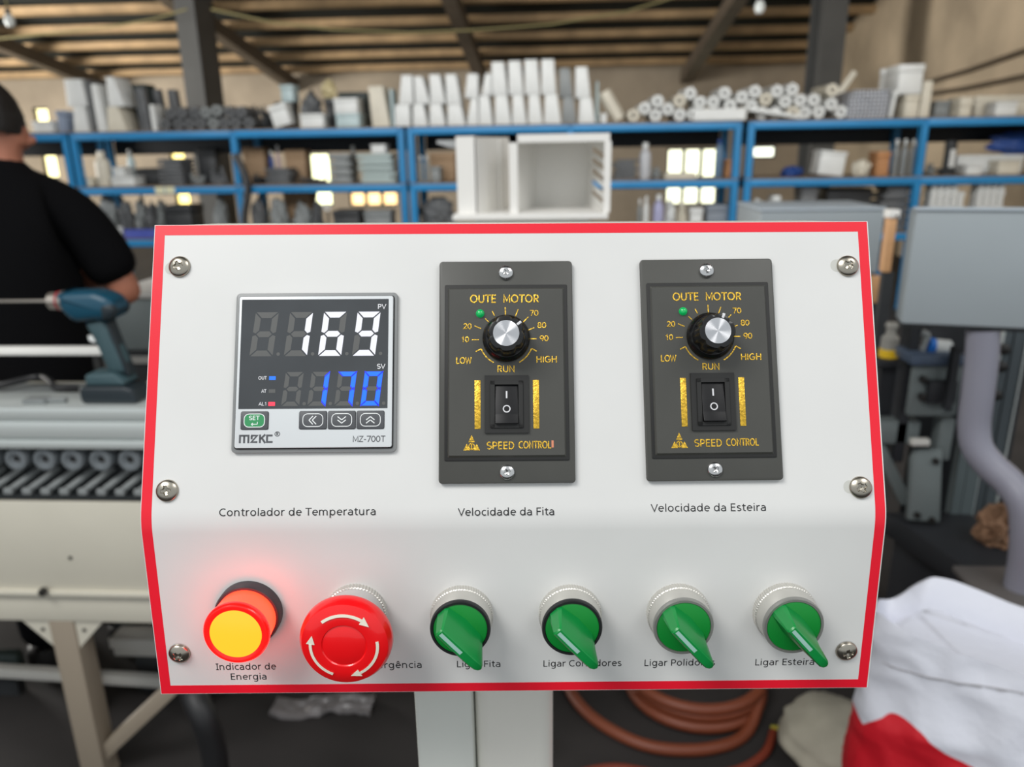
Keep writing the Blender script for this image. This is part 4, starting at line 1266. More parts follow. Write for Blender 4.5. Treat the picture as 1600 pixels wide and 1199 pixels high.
mb = MB().bar((x0 - 0.12, Y, ZD[0] + 0.02), (x1, Y, ZD[0] + 0.43), 0.05, 0.05, (0, 1, 0), 0.006)
single(mb, 'leaning_stick', 'cream stick leaning behind the bundle of square tubes', 'stick', cream_b)
# white cartons and sheets right of the bundle
r_ = P(1388, 1404, 150, 186, 0)
carton('storage_box', 'white leaning carton beside the bundle of square tubes', 'box', P(1390, 1398, 150, 186, 0, YS + 0.04), 0.22, white_b, rot=0.1)
carton('storage_box', 'white carton hidden at the back beneath the small topmost one', 'box', P(1376, 1398, 152, 186, 0, YS + 0.56), 0.05, white_b)
x0, x1, z0, z1, Y = P(1375, 1395, 117, 150, 0, YS + 0.56)
carton('storage_box', 'small white carton standing highest at the right of the square tubes', 'box', (x0, x1, ZD[0] + 0.2215, ZD[0] + 0.45, Y), 0.05, white_b)
carton('storage_box', 'white carton under the large white topmost carton', 'box', P(1413, 1436, 156, 186, 0), 0.3, cream_b)
x0, x1, z0, z1, Y = P(1402, 1442, 118, 155, 0)
carton('storage_box', 'large white carton on top of the pile right of the square tubes', 'box', (x0, x1, ZD[0] + 0.1945, ZD[0] + 0.44, Y), 0.3, white_b)
x0, x1, z0, z1, Y = P(1438, 1454, 138, 186, 0)
taper_block(x0, x1, x0 + 0.02, x1, z0, z1, Y, 0.3, 'tall pale board standing at the right end of the white cartons', cream_b, 'board', None)
carton('storage_box', 'faint grey low box right of the white carton pile', 'box', P(1460, 1484, 164, 186, 0, YS + 0.2), 0.25, grey_b)
carton('storage_box', 'cream box with a notched top on the far right top tier', 'box', P(1499, 1519, 160, 186, 0), 0.25, cream_b, lid=0.5)
carton('storage_box', 'long pale carton at the back right of the top tier', 'box', P(1522, 1640, 158, 186, 0, YS + 0.3), 0.22, cream_b)
carton('storage_box', 'bright white carton near the right edge of the top tier', 'box', P(1555, 1590, 167, 186, 0), 0.2, white_b)

# middle tier
bottle('pale cream canister standing at the left of the middle tier', P(143, 165, 232, 284, 1), cream_b, cream_b, name='canister', cat='canister')
carton('storage_box', 'small tan box beside the cream canister', 'box', P(128, 142, 274, 287, 1), 0.2, cream_b)
r_ = P(171, 209, 270, 284, 1)
carton('storage_box', 'long low white box on the middle tier beside the canister', 'box', r_, 0.22, white_b)
x0, x1, z0, z1, Y = r_
carton('storage_box', 'short white box lying on the long low white one', 'box', (x0 + 0.03, x0 + 0.15, z1 + 0.0005, z1 + 0.09, Y), 0.2, white_b)
carton('equipment_case', 'black flat case on the middle tier behind the low white boxes', 'case', P(211, 250, 262, 286, 1, YS + 0.34), 0.22, dark_b)
bottle('pale blue bottle behind the short white box', P(197, 208, 232, 284, 1, YS + 0.36), teal_b, white_b)
sheets('stack of dark flat trays on the middle tier below the grey tubes', P(248, 285, 245, 286, 1), 0.3, mid_b, 7)
scrap('grey heap of small castings at the end of the first middle tier', P(288, 312, 262, 286, 1), 0.25, grey_b, 11, 5)
carton('equipment_case', 'tall dark cabinet block at the right end of the first middle tier', 'case', P(308, 338, 236, 288, 1, YS + 0.38), 0.17, dark_b)
scrap('grey lumpy castings in front of the dark cabinet block', P(318, 350, 258, 288, 1), 0.22, mid_b, 17, 5)
mb = MB()
pts = [at(372 + 8 * math.sin(k * 0.4) + k * 1.6, 250 + k * 9, YS - 0.06) for k in range(-1, 13)]
single(MB().tube(pts + [Vector((pts[-1].x, pts[-1].y, 0.02))], 0.035, 8), 'hanging_hose', 'thick black hose hanging down in front of the rack post', 'hose', mat('hose_black', (24, 24, 26), 0.5))
scrap('dark heap of loose fittings in the second middle tier', P(386, 403, 262, 284, 1), 0.25, dark_b, 21, 6)
carton('storage_box', 'tan carton at the back of the second middle tier', 'box', P(380, 414, 232, 284, 1, YS + 0.36), 0.2, mat('item_tan', (150, 124, 96), 0.75))
bottle('slim blue bottle beside the pink bottle', P(420, 427, 236, 284, 1, YS + 0.35), blue_b, white_b)
bottle('slim pinkish grey bottle beside the blue bottle', P(431, 438, 230, 284, 1, YS + 0.35), mat('item_pinkish', (170, 150, 150), 0.5), white_b)
carton('storage_box', 'tan tilted carton behind the wire stack', 'box', P(445, 478, 236, 284, 1, YS + 0.36), 0.2, MATS['item_tan'])
sheets('stack of thin dark wire trays on the middle tier', P(415, 452, 262, 286, 1), 0.26, mid_b, 6)
scrap('low dark heap of parts below the bright window', P(464, 508, 272, 284, 1), 0.2, dark_b, 24, 7)
sheets('stack of pale grey open drawers on the middle tier', P(515, 548, 236, 282, 1), 0.3, grey_b, 4)
bottle('white cylinder standing between the two grey stacks', P(546, 557, 230, 282, 1, YS + 0.4), white_b, white_b, name='canister', cat='canister')
sheets('tall stack of pale green-grey panels at the end of the middle tier', P(560, 614, 238, 282, 1), 0.3, mat('item_green_grey', (160, 174, 172), 0.45), 5)
x0, x1, z0, z1, Y = P(578, 602, 219, 229, 1)
carton('storage_box', 'small white box on top of the pale green-grey panels', 'box', (x0, x1, ZD[1] + 0.265, ZD[1] + 0.345, Y), 0.2, white_b)
carton('storage_box', 'pale box in the third middle tier beside the cabinet', 'box', P(672, 688, 262, 284, 1), 0.2, grey_b)
for k, (a, b) in enumerate(((640, 646), (648, 655), (657, 664))):
    bottle('slim grey bottle, %s in the row of three beside the double post' % ORD[k], P(a + 6, b + 6, 246, 284, 1), grey_b, white_b, 'slim bottles on the middle tier')
carton('storage_box', 'brown carton behind the pale box beside the cabinet', 'box', P(672, 712, 244, 284, 1, YS + 0.32), 0.2, MATS['item_tan'])
x0, x1, z0, z1, Y = P(690, 722, 222, 232, 1, YS + 0.12)
sheets('stack of thin grey plates right of the open white cabinet', P(962, 996, 248, 277, 1), 0.28, mid_b, 7)
bottle('pale grey jug standing behind the stack of thin plates', P(1000, 1018, 226, 277, 1), mat('item_pale_grey', (180, 182, 186), 0.5), white_b, name='jug', cat='jug')
scrap('pale grey lumpy parts beside the jug', P(1021, 1036, 246, 277, 1), 0.2, grey_b, 31, 3)
carton('storage_box', 'long low pale tray on the middle tier below the windows', 'box', P(1038, 1090, 269, 277, 1), 0.2, cream_b)
bottle('tall blue-grey bottle standing by the double post', P(1118, 1132, 222, 277, 1, YS + 0.2), mat('item_steel_blue', (96, 124, 150), 0.5), blue_b)
carton('storage_box', 'tan tilted carton beside the tall blue-grey bottle', 'box', P(1134, 1150, 252, 277, 1), 0.2, card_b, rot=0.1)
bag('small dark cloth with a blue corner on the middle tier', P(1222, 1262, 262, 276, 1), 0.2, blue_b, 12, 'cloth_bundle', 'cloth')
carton('storage_box', 'white tilted box in the middle of the right-hand middle tier', 'box', P(1278, 1320, 240, 274, 1), 0.25, white_b, rot=0.1, lid=0.15)
bag('cream plastic bag right of the white tilted box', P(1336, 1368, 252, 274, 1), 0.22, cream_b, 14)
carton('storage_box', 'orange-brown carton beside the cream bag', 'box', P(1370, 1391, 240, 274, 1), 0.22, card_b)
for k, (a, b) in enumerate(((1396, 1406), (1409, 1419), (1422, 1431))):
    bottle('pale grey bottle, %s of three right of the brown carton' % ORD[k], P(a, b, 224, 274, 1, YS + 0.12), grey_b, white_b, 'pale bottles by the rack post')
scrap('grey fittings at the left of the far right middle tier', P(1456, 1466, 248, 272, 1), 0.2, grey_b, 41, 3)
t = thing('hand_grinder', 'black tool with a white label standing upright on the right-hand middle tier', 'power tool', (at(1480, 270, YS + 0.12).x, YS + 0.12, ZD[1] + 0.001))
MB().lathe([(0.07, 0), (0.075, 0.03), (0.05, 0.06), (0.048, 0.22), (0.052, 0.24), (0.05, 0.29), (0.02, 0.3)], 20).build('body', dark_b, t)
MB().box(-0.02, 0.02, -0.055, -0.049, 0.07, 0.22).build('paper_label', white_b, t)
MB().box(-0.12, -0.045, -0.02, 0.02, 0.03, 0.06, 0.006).build('side_handle', dark_b, t)
carton('storage_box', 'long white carton at the back of the right-hand middle tier', 'box', P(1494, 1600, 246, 272, 1, YS + 0.26), 0.22, white_b)
carton('storage_box', 'small white carton in front of the long one', 'box', P(1510, 1536, 258, 272, 1), 0.18, white_b)
carton('storage_box', 'pale carton with a dark end at the right edge of the middle tier', 'box', P(1560, 1596, 253, 272, 1), 0.18, cream_b)
x0, x1, z0, z1, Y = P(1545, 1680, 214, 246, 1, YS + 0.27)
bag('dark blue plastic sheet heaped on the long white carton', (x0, x1, ZD[1] + 0.17, ZD[1] + 0.37, Y), 0.2, blue_b, 19, 'plastic_sheet', 'plastic sheet')

# low tier
for k, (a, b, ty) in enumerate(((148, 176, 312), (178, 200, 318), (206, 220, 316), (222, 238, 322), (240, 252, 318))):
    bag('grey cloudy plastic bag, %s from the left on the low tier' % ORD[k], P(a, b, ty, 372, 2), 0.25, grey_b if k % 2 == 0 else mid_b, 50 + k, group='grey bags on the low tier')
carton('storage_box', 'small white box at the front of the low tier beside the man', 'box', P(168, 190, 352, 370, 2, YS - 0.0), 0.05, white_b)
carton('storage_box', 'low blue bin at the front of the low tier', 'box', P(192, 246, 356, 370, 2, YS + 0.0), 0.05, mat('bin_violet_blue', (70, 84, 170), 0.5))
carton('equipment_case', 'dark case below the yellow window on the low tier', 'case', P(259, 300, 324, 372, 2, YS + 0.1), 0.3, dark_b)
bag('pale upright bag beside the blue post on the low tier', P(328, 348, 314, 372, 2), 0.25, grey_b, 61)
for k, (a, b, ty, m_) in enumerate(((386, 412, 316, mid_b), (414, 446, 318, grey_b), (452, 484, 326, grey_b), (484, 500, 322, mid_b))):
    bag('crumpled grey parts bag, %s in the second low tier' % ORD[k], P(a, b, ty, 372, 2), 0.25, m_, 70 + k, group='crumpled bags on the second low tier')
carton('storage_box', 'tan carton behind the crumpled grey bags', 'box', P(445, 488, 305, 372, 2, YS + 0.32), 0.23, MATS['item_tan'])
t = thing('white_ring', 'small white ring lying against the dark boxes on the low tier', 'ring', (at(512, 330, YS + 0.2).x, YS + 0.2, ZD[2] + 0.001))
MB().ring(0.035, 0.02, 0, 0.02, 24, Matrix.Translation((0, 0, 0.265)) @ Matrix.Rotation(R(90), 4, 'X')).build('ring', white_b, t)
MB().lathe([(0.05, 0), (0.05, 0.01), (0.012, 0.02), (0.012, 0.235)], 16).build('stand', dark_b, t)
carton('equipment_case', 'dark grey case beneath the row of warm lights on the low tier', 'case', P(520, 562, 334, 372, 2), 0.3, dark_b)
carton('storage_box', 'pale low box beneath the row of warm lights', 'box', P(569, 612, 336, 372, 2, YS + 0.12), 0.25, grey_b)
bag('grey cloudy bag right of the double post on the low tier', P(650, 712, 318, 372, 2), 0.3, mid_b, 81)
for k, (a, b, ty, m_) in enumerate(((996, 1003, 316, grey_b), (1005, 1014, 312, white_b), (1021, 1038, 310, lav_b))):
    bottle(('pale grey tube', 'white tube', 'lavender bottle')[k] + ' standing on the low tier right of the cabinet', P(a, b, ty, 366, 2), m_, white_b)
bag('white crumpled bag beside the lavender bottle on the low tier', P(1041, 1058, 318, 366, 2), 0.2, white_b, 91)
bag('pale crumpled bag second beside the lavender bottle', P(1060, 1074, 322, 366, 2), 0.2, cream_b, 92)
carton('storage_box', 'low white box in the low tier beneath the windows', 'box', P(1078, 1098, 330, 366, 2), 0.2, white_b)
carton('storage_box', 'blue-grey box by the double post on the low tier', 'box', P(1104, 1148, 326, 366, 2), 0.25, mat('item_blue_grey2', (120, 128, 138), 0.5))
bag('white bag at the left of the right-hand low tier', P(1174, 1196, 318, 364, 2), 0.2, white_b, 95)
carton('storage_box', 'orange-brown carton beside the white bag on the low tier', 'box', P(1184, 1208, 328, 364, 2, YS + 0.3), 0.2, card_b)
carton('storage_box', 'pale upright box beside the orange-brown carton on the low tier', 'box', P(1206, 1218, 312, 364, 2, YS + 0.1), 0.2, white_b)
carton('equipment_case', 'grey upright case in the dark right-hand low tier', 'case', P(1250, 1276, 292, 364, 2), 0.25, mid_b)
carton('equipment_case', 'dark case in the right-hand low tier', 'case', P(1290, 1360, 304, 364, 2, YS + 0.15), 0.25, dark_b)
sheets('stack of pale sheets beside the rack post on the low tier', P(1380, 1424, 296, 364, 2), 0.3, mid_b, 6)
for k in range(5):
    for j in range(4):
        a = 1448 + k * 10.6
        if j == 3 and k > 3:
            continue
        x0, x1, z0, z1, Y = P(a, a + 10.0, 346.5, 364, 2)
        carton('small_carton', 'small white carton, %s from the left in the %s layer of the wide pile' % (ORD[k], ORD[j]), 'box', (x0, x1, z0 + j * 0.1145, z0 + j * 0.1145 + 0.1135, Y), 0.16, white_b, 'small white cartons on the far right low tier', lid=0.3, rad=0.003)
for k in range(4):
    for j in range(4):
        a = 1520 + k * 10.6
        x0, x1, z0, z1, Y = P(a, a + 10.0, 346.5, 364, 2)
        carton('small_carton', 'small white carton, %s from the left in the %s layer of the narrow pile' % (ORD[k], ORD[j]), 'box', (x0, x1, z0 + j * 0.1145, z0 + j * 0.1145 + 0.1135, Y), 0.16, white_b, 'small white cartons on the far right low tier', lid=0.3, rad=0.003)
# ------------------------------------------------------------------ open white cabinet behind the box
cab_w = mat('cabinet_white', (238, 236, 231), 0.42)
YC = 2.1
a, b = at(797, 340, YC), at(953, 220, YC)
zb = at(800, 343, YC).z
x0, x1, z1 = a.x, b.x, at(800, 213, YC).z + 0.004
xl0, xl1, xl2 = at(716, 340, YC).x, at(746, 340, YC).x, at(795, 340, YC).x
t = thing('open_cabinet', 'white open-fronted sheet metal cabinet with slotted side standing behind the control box', 'cabinet', ((xl0 + x1) / 2, YC + 0.15, 0))
D = 0.26
w_ = 0.012
zf = zb + 0.016
xbl, xbr = at(836, 280, YC + D).x, at(917, 280, YC + D).x
mb = MB()
mb.prism([(x0, YC), (x0 + 0.004, YC), (xbl + 0.004, YC + D), (xbl, YC + D)], zf, z1)
mb.prism([(x0, YC), (x1, YC), (xbr, YC + D), (xbl, YC + D)], z1 - w_, z1)
mb.box(xbl, xbr, YC + D - 0.004, YC + D, zf, z1 - w_)
mb.box(x0, x0 + 0.022, YC - 0.002, YC + 0.01, zf, z1).box(x0, x1, YC - 0.002, YC + 0.01, z1 - 0.02, z1)
mb.build('body', cab_w, t, world=True)
# slotted right wall built from strips around five slanted openings
h = z1 - zf
sl = MB()
Ls = math.hypot(xbr - x1, D)
eu = Vector(((xbr - x1) / Ls, D / Ls, 0))
ew = Vector((-eu.y, eu.x, 0))
Mside = Matrix(((eu.x, 0, ew.x, x1), (eu.y, 0, ew.y, YC), (0, 1, 0, zf), (0, 0, 0, 1)))
ys0, ys1 = Ls * 0.1, Ls * 0.76
sl.box(0, ys0, 0, h, 0, 0.003, 0, Mside).box(ys1, Ls, 0, h, 0, 0.003, 0, Mside)
n = 5
e = [0.0]
dz = 0.026
for k in range(n):
    zc = h * (0.07 + 0.145 * k)
    e += [zc, zc + 0.0145]
e.append(h)
for k in range(0, len(e), 2):
    lo, hi = e[k], e[k + 1]
    l2, h2 = (lo if k == 0 else lo + dz), (hi if k == len(e) - 2 else hi + dz)
    sl.prism([(ys0, lo), (ys1, l2), (ys1, h2), (ys0, hi)], 0, 0.003, Mside)
sl.build('slotted_side', cab_w, t, world=True)
MB().box(x1 - 0.014, x1 + 0.004, YC - 0.002, YC + 0.01, zf, z1 - 0.02).build('front_flange', cab_w, t, world=True)
# the door swung open beside it, seen from its inner side
dr = MB()
dr.box(xl0, xl1, YC + 0.0, YC + 0.012, zf, z1 - 0.002)
dr.prism([(xl1 - 0.003, YC), (xl1, YC), (xl2 - 0.004, YC + 0.2), (xl2 - 0.012, YC + 0.2)], zf, z1 - 0.004)
dr.prism([(xl2 - 0.034, YC + 0.12), (xl2 - 0.012, YC + 0.2), (xl2 - 0.009, YC + 0.2), (xl2 - 0.03, YC + 0.118)], zf, z1 - 0.01)
dr.build('door', cab_w, t, world=True)
MB().box(xl0 - 0.012, x1 - 0.002, YC - 0.03, YC + D + 0.01, zb, zf, 0.003).build('base_tray', cab_w, t, world=True)
MB().box(x0 - 0.1, x1 - 0.05, YC + 0.02, YC + D - 0.02, 0.02, zb, 0.004).build('pedestal', post_m, t, world=True)
MB().box(x0 - 0.15, x1, YC - 0.03, YC + D + 0.03, 0, 0.02, 0.004).build('foot_plate', post_m, t, world=True)
x0b, x1b = at(686, 225, YC + 0.06).x, xl0 - 0.001
zt = at(700, 219, YC).z
MB().prism([(x0b, zt), (x1b + 0.02, zt), (x1b + 0.02, zt - 0.024), (x1b - 0.02, zt - 0.018), (x0b, zt - 0.008)], YC + 0.02, YC + 0.1, MYZ).build('bracket', mat('bracket_grey', (170, 172, 172), 0.45), t, world=True)

# ------------------------------------------------------------------ conveyor on the left
alu = mat('aluminium_profile', (206, 212, 210), 0.3, 0.35)
conv_w = mat('conveyor_paint', (204, 199, 184), 0.5, var=0.05, scale=4)
conv_leg = mat('conveyor_leg_paint', (150, 138, 122), 0.55)
roll_m = mat('roller_grey', (128, 134, 138), 0.35, 0.3)
rub_m = mat('chain_rubber', (36, 40, 42), 0.6)
pad_m = mat('chain_pad_grey', (136, 140, 140), 0.5)
bolt_m = mat('bolt_black', (30, 28, 26), 0.4)
YV = 1.48
XV0, XV1 = -1.9, 0.0
zz = lambda py: at(110, py, YV).z
t = thing('conveyor', 'white framed roller conveyor with aluminium top rail at the left of the control box', 'conveyor', (-1.15, YV + 0.25, 0))
zt, zb = zz(638), zz(702)
mb = MB()
H_ = zt - zb
mb.box(XV0, XV1, YV + 0.008, YV + 0.11, zb, zt, 0.002)
for f0, f1 in ((0.0, 0.2), (0.26, 0.66), (0.72, 1.0)):
    mb.box(XV0, XV1, YV, YV + 0.01, zb + H_ * f0, zb + H_ * f1, 0.002)
mb.build('top_rail', alu, t, world=True)
MB().box(XV0, XV1, YV + 0.11, YV + 0.22, zt - 0.02, zt - 0.012, 0.001).build('top_tray', mat('tray_grey', (120, 124, 124), 0.5), t, world=True)
zr = (zz(703) + zz(742)) / 2
MB().box(XV0, XV1, YV + 0.07, YV + 0.1, zz(782), zb).build('back_plate', rub_m, t, world=True)
for px in (-62, -15, 30, 74, 117, 161, 206, 249, 293, 338, 382, 426):
    xc = at(px, 722, YV + 0.02).x
    Mr = Matrix.Translation((xc, YV + 0.046, zr)) @ Matrix.Rotation(R(90), 4, 'X')
    r = 0.0255
    o = MB().lathe([(r, 0), (r, 0.03), (r * 0.9, 0.036), (r * 0.62, 0.036), (r * 0.58, 0.032), (r * 0.34, 0.032), (r * 0.34, 0.01), (0, 0.01)], 32, Mr).build('roller', roll_m, t, world=True)
    MB().lathe([(r * 0.33, 0.012), (r * 0.33, 0.026), (0, 0.024)], 20, Mr).build('bolt_head', bolt_m, o, world=True)
zc0, zc1 = zz(781), zz(746)
for px in range(-80, 460, 29):
    xa = at(px, 770, YV).x
    o = MB()
    o.prism([(0, zc0 + 0.012), (0.02, zc0 + 0.012), (0.02, zc0 + 0.026), (0, zc0 + 0.026)], 0, 0.012, Matrix(((1, 0, 0, xa), (0, 0, 1, YV - 0.004), (0, 1, 0, 0), (0, 0, 0, 1))), bev=0.002)
    o.bar((xa + 0.01, YV + 0.006, zc0 + 0.02), (xa + 0.046, YV + 0.066, zc1 - 0.006), 0.015, 0.008, (0, 0, 1), 0.001)
    o.build('chain_pad', pad_m, t, world=True)
MB().box(XV0, XV1, YV + 0.0, YV + 0.07, zz(781), zz(775)).build('chain_guide', rub_m, t, world=True)
mb = MB()
mb.box(XV0, XV1, YV - 0.004, YV + 0.02, zz(922), zz(784), 0.002)
mb.box(XV0, XV1, YV - 0.014, YV + 0.02, zz(928), zz(921), 0.002)
sp_ = mb.build('side_plate', conv_w, t, world=True)
for px, py, r in ((110, 872, 0.0045), (74, 919, 0.009)):
    p = at(px, py, YV - 0.004)
    MB().lathe([(r, 0), (r, 0.012 if r > 0.005 else 0.002), (r * 0.5, 0.014 if r > 0.005 else 0.0025), (0, 0.014 if r > 0.005 else 0.0025)], 6 if r > 0.005 else 16, Matrix.Translation((p.x, YV - (0.014 if r > 0.005 else 0.0035), p.z)) @ Matrix.Rotation(R(90), 4, 'X')).build('bolt', bolt_m, sp_, world=True)
zb0, zb1 = zz(972), zz(929)
MB().box(XV0, XV1, YV + 0.0, YV + 0.06, zb0, zb1, 0.003).build('lower_rail', conv_w, t, world=True)
MB().box(XV0, XV1, YV + 0.22, YV + 0.26, zb0, zt - 0.02, 0.003).build('rear_frame', conv_w, t, world=True)
for k, xc in enumerate((at(81, 985, YV).x + 0.025, at(770, 1150, YV).x)):
    for yy in (YV + 0.0, YV + 0.2):
        xl = xc * (1 + (yy - YV) / YV)
        MB().box(xl - 0.03, xl + 0.03, yy, yy + 0.06, 0.012, zb0, 0.003).build('leg', conv_leg, t, world=True)
        MB().box(xl - 0.031, xl + 0.031, yy - 0.001, yy + 0.061, 0, 0.012, 0.002).build('foot', conv_leg, t, world=True)
    for s in (-1, 1):
        g = MB()
        g.prism([(xc + s * 0.03, zb0), (xc + s * 0.1, zb0), (xc + s * 0.03, zb0 - 0.075)], YV + 0.006, YV + 0.012, MYZ)
        go = g.build('gusset', conv_w, t, world=True)
        MB().lathe([(0.004, 0), (0.004, 0.003), (0, 0.004)], 12, Matrix.Translation((xc + s * 0.05, YV + 0.006, zb0 - 0.025)) @ Matrix.Rotation(R(90), 4, 'X')).build('bolt', bolt_m, go, world=True)
za = 0.3
p, q_ = at(300, 1045, YV + 0.03), at(148, 1218, YV + 0.03)
q_.z = max(q_.z, 0.03)
MB().bar((p.x, YV + 0.03, p.z), (q_.x, YV + 0.03, q_.z), 0.035, 0.03, (0, 1, 0), 0.002).build('brace', conv_leg, t, world=True)
MB().box(p.x - 0.02, p.x + 0.02, YV + 0.015, YV + 0.045, p.z - 0.01, zb0, 0.002).build('brace_hanger', conv_leg, t, world=True)
zg = at(80, 548, YV + 0.2).z
xg = at(167, 548, YV + 0.2).x
MB().bar((XV0, YV + 0.2, zg), (xg, YV + 0.2, zg), 0.02, 0.02, (0, 0, 1), 0.004).build('guide_bar', cab_w, t, world=True)
for xx in (XV0 + 0.1, xg - 0.03):
    MB().box(xx - 0.008, xx + 0.008, YV + 0.2, YV + 0.212, zt - 0.012, zg).build('guide_post', bolt_m, t, world=True)
# far stretcher rails of the next machine
y2 = 1.76
rail_w = mat('rail_white', (196, 194, 188), 0.45)
t = thing('frame_trestle', 'low white rail frame behind the legs of the conveyor', 'metal frame', (-1.3, y2, 0))
pL, pR = at(-60, 1043, y2), at(300, 1066, y2)
MB().bar((pL.x - 0.3, y2, pL.z + 0.01), (pR.x + 0.06, y2, pR.z - 0.005), 0.03, 0.03, (0, 0, 1), 0.004).build('rail', rail_w, t, world=True)
for xx in (pL.x - 0.2, pR.x + 0.03):
    MB().box(xx - 0.012, xx + 0.012, y2 - 0.008, y2 + 0.012, 0, pR.z - 0.015).build('leg', dark_b, t, world=True)
t = thing('pallet_beam', 'pale grey channel lying on a dark block under the conveyor', 'metal beam', (at(180, 1020, 1.92).x, 1.97, 0))
p = at(175, 1010, 1.80)
q_ = at(330, 1020, 1.80)
MB().box(p.x, q_.x, 1.80, 1.86, p.z - 0.035, p.z + 0.03, 0.006).box(p.x, q_.x, 1.79, 1.80, p.z + 0.0, p.z + 0.03).build('channel', rail_w, t, world=True)
MB().box(p.x + 0.05, q_.x - 0.05, 1.81, 1.85, 0, p.z - 0.035, 0.006).build('block', dark_b, t, world=True)
# dark machine body beneath
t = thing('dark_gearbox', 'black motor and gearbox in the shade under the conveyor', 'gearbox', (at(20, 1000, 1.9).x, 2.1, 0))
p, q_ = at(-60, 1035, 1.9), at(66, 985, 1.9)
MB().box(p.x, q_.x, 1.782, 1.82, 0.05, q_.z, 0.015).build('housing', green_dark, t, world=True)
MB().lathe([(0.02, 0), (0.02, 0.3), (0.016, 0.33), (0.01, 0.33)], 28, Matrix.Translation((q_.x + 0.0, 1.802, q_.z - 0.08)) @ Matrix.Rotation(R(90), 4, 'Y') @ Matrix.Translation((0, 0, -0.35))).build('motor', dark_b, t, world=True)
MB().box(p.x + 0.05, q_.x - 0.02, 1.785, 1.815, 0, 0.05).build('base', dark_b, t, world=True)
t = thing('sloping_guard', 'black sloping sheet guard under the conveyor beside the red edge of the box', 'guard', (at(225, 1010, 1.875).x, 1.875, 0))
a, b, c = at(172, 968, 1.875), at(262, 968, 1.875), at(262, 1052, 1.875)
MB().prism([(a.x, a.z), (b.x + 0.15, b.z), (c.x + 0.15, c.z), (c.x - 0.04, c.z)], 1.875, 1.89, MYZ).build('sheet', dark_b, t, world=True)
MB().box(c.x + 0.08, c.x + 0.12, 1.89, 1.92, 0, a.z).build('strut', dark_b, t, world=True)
# black hose dropping to the floor
pts = [at(300, 1040, 1.15), at(303, 1085, 1.12), at(318, 1120, 1.1), at(331, 1160, 1.1), at(338, 1205, 1.1), at(338, 1260, 1.1)]
pts = [p for p in pts]
pts.insert(0, Vector((pts[0].x - 0.03, pts[0].y + 0.12, pts[0].z + 0.02)))
pts.insert(0, Vector((pts[0].x - 0.05, YV - 0.02, pts[0].z + 0.01)))
pts.append(Vector((pts[-1].x + 0.02, pts[-1].y, 0.025)))
def smoothpath(P, n=5):
    out = []
    Q = [P[0]] + P + [P[-1]]
    for i in range(1, len(Q) - 2):
        for k in range(n):
            u = k / n
            a, b, c, d = Q[i - 1], Q[i], Q[i + 1], Q[i + 2]
            out.append(0.5 * ((2 * b) + (c - a) * u + (2 * a - 5 * b + 4 * c - d) * u * u + (3 * b - a - 3 * c + d) * u ** 3))
    out.append(P[-1])
    return out
rubber = MATS['hose_black']
single(MB().tube(smoothpath(pts), 0.023, 14), 'corrugated_hose', 'thick black hose curving down from the conveyor below the control box', 'hose', rubber)
# black cables lying on the conveyor tray
pts = [Vector((at(x, y, YV + 0.13).x, YV + 0.16 + 0.03 * math.sin(x * 0.05), zt + 0.004 + max(0, (610 - y)) * 0.0009)) for x, y in ((-60, 618), (-10, 612), (30, 602), (60, 600), (90, 612), (118, 620))]
pts[-1].z = zt - 0.003
pts[0].z = zt - 0.003
single(MB().tube(smoothpath(pts), 0.008, 10), 'power_cable', 'black cable looped on top of the conveyor rail left of the drill', 'cable', rubber)
p = at(70, 629, YV + 0.05)
mb = MB().box(p.x - 0.03, p.x + 0.02, YV + 0.02, YV + 0.05, zt, zt + 0.012, 0.003).lathe([(0.006, 0), (0.006, 0.04)], 12, Matrix.Translation((p.x + 0.02, YV + 0.035, zt + 0.0065)) @ Matrix.Rotation(R(90), 4, 'Y'))
single(mb, 'cable_plug', 'small pale grey plug lying on the conveyor rail', 'plug', grey_b)

# ------------------------------------------------------------------ cordless drill standing on the rail
drill_blue = mat('drill_blue', (14, 70, 92), 0.42)
drill_dark = mat('drill_dark', (30, 40, 46), 0.5)
drill_teal = mat('drill_grip', (58, 82, 88), 0.6)
chrome_d = mat('chuck_metal', (190, 182, 172), 0.3, 0.8)
YD = YV + 0.035
b0 = at(170, 637, YD)
t = thing('cordless_drill', 'blue cordless drill standing on its battery on the conveyor rail, long bit pointing left', 'drill', (b0.x, YD + 0.02, zt))
S = (YD * 1.04) / 1200
DX = lambda px: b0.x + (px - 170) * S
DZ = lambda py: zt + 0.0006 + (637 - py) * S
def dpoly(P, y0, y1, bev, name, m, par=t, label=None):
    return MB().prism([(DX(x), DZ(y)) for x, y in P], YD + y0, YD + y1, MYZ, bev=bev, seg=3).build(name, m, par, world=True, label=label)
dpoly([(128, 618), (133, 607), (205, 607), (220, 612), (224, 637), (130, 637)], -0.012, 0.056, 0.008, 'battery', drill_dark)
dpoly([(142, 588), (190, 586), (206, 600), (206, 607), (140, 607)], -0.008, 0.052, 0.006, 'battery_shoe', drill_teal)
dpoly([(148, 505), (183, 498), (192, 520), (204, 560), (209, 590), (176, 590), (168, 560), (160, 530)], 0.004, 0.042, 0.012, 'handle', drill_teal)
dpoly([(183, 498), (190, 505), (200, 548), (211, 592), (204, 594), (192, 545)], 0.006, 0.04, 0.004, 'grip_back', drill_dark)
for nm, P_, m_ in (('motor_housing', [(119, 458), (126, 454), (180, 453), (200, 460), (211, 470), (213, 485), (205, 497), (186, 502), (180, 497), (140, 503), (132, 494), (121, 484)], drill_blue),):
    hs_ = dpoly(P_, -0.012, 0.056, 0.016, nm, m_)
dpoly([(188, 470), (211, 472), (213, 486), (205, 497), (187, 500)], -0.0135, 0.0575, 0.01, 'rear_cap', drill_dark)
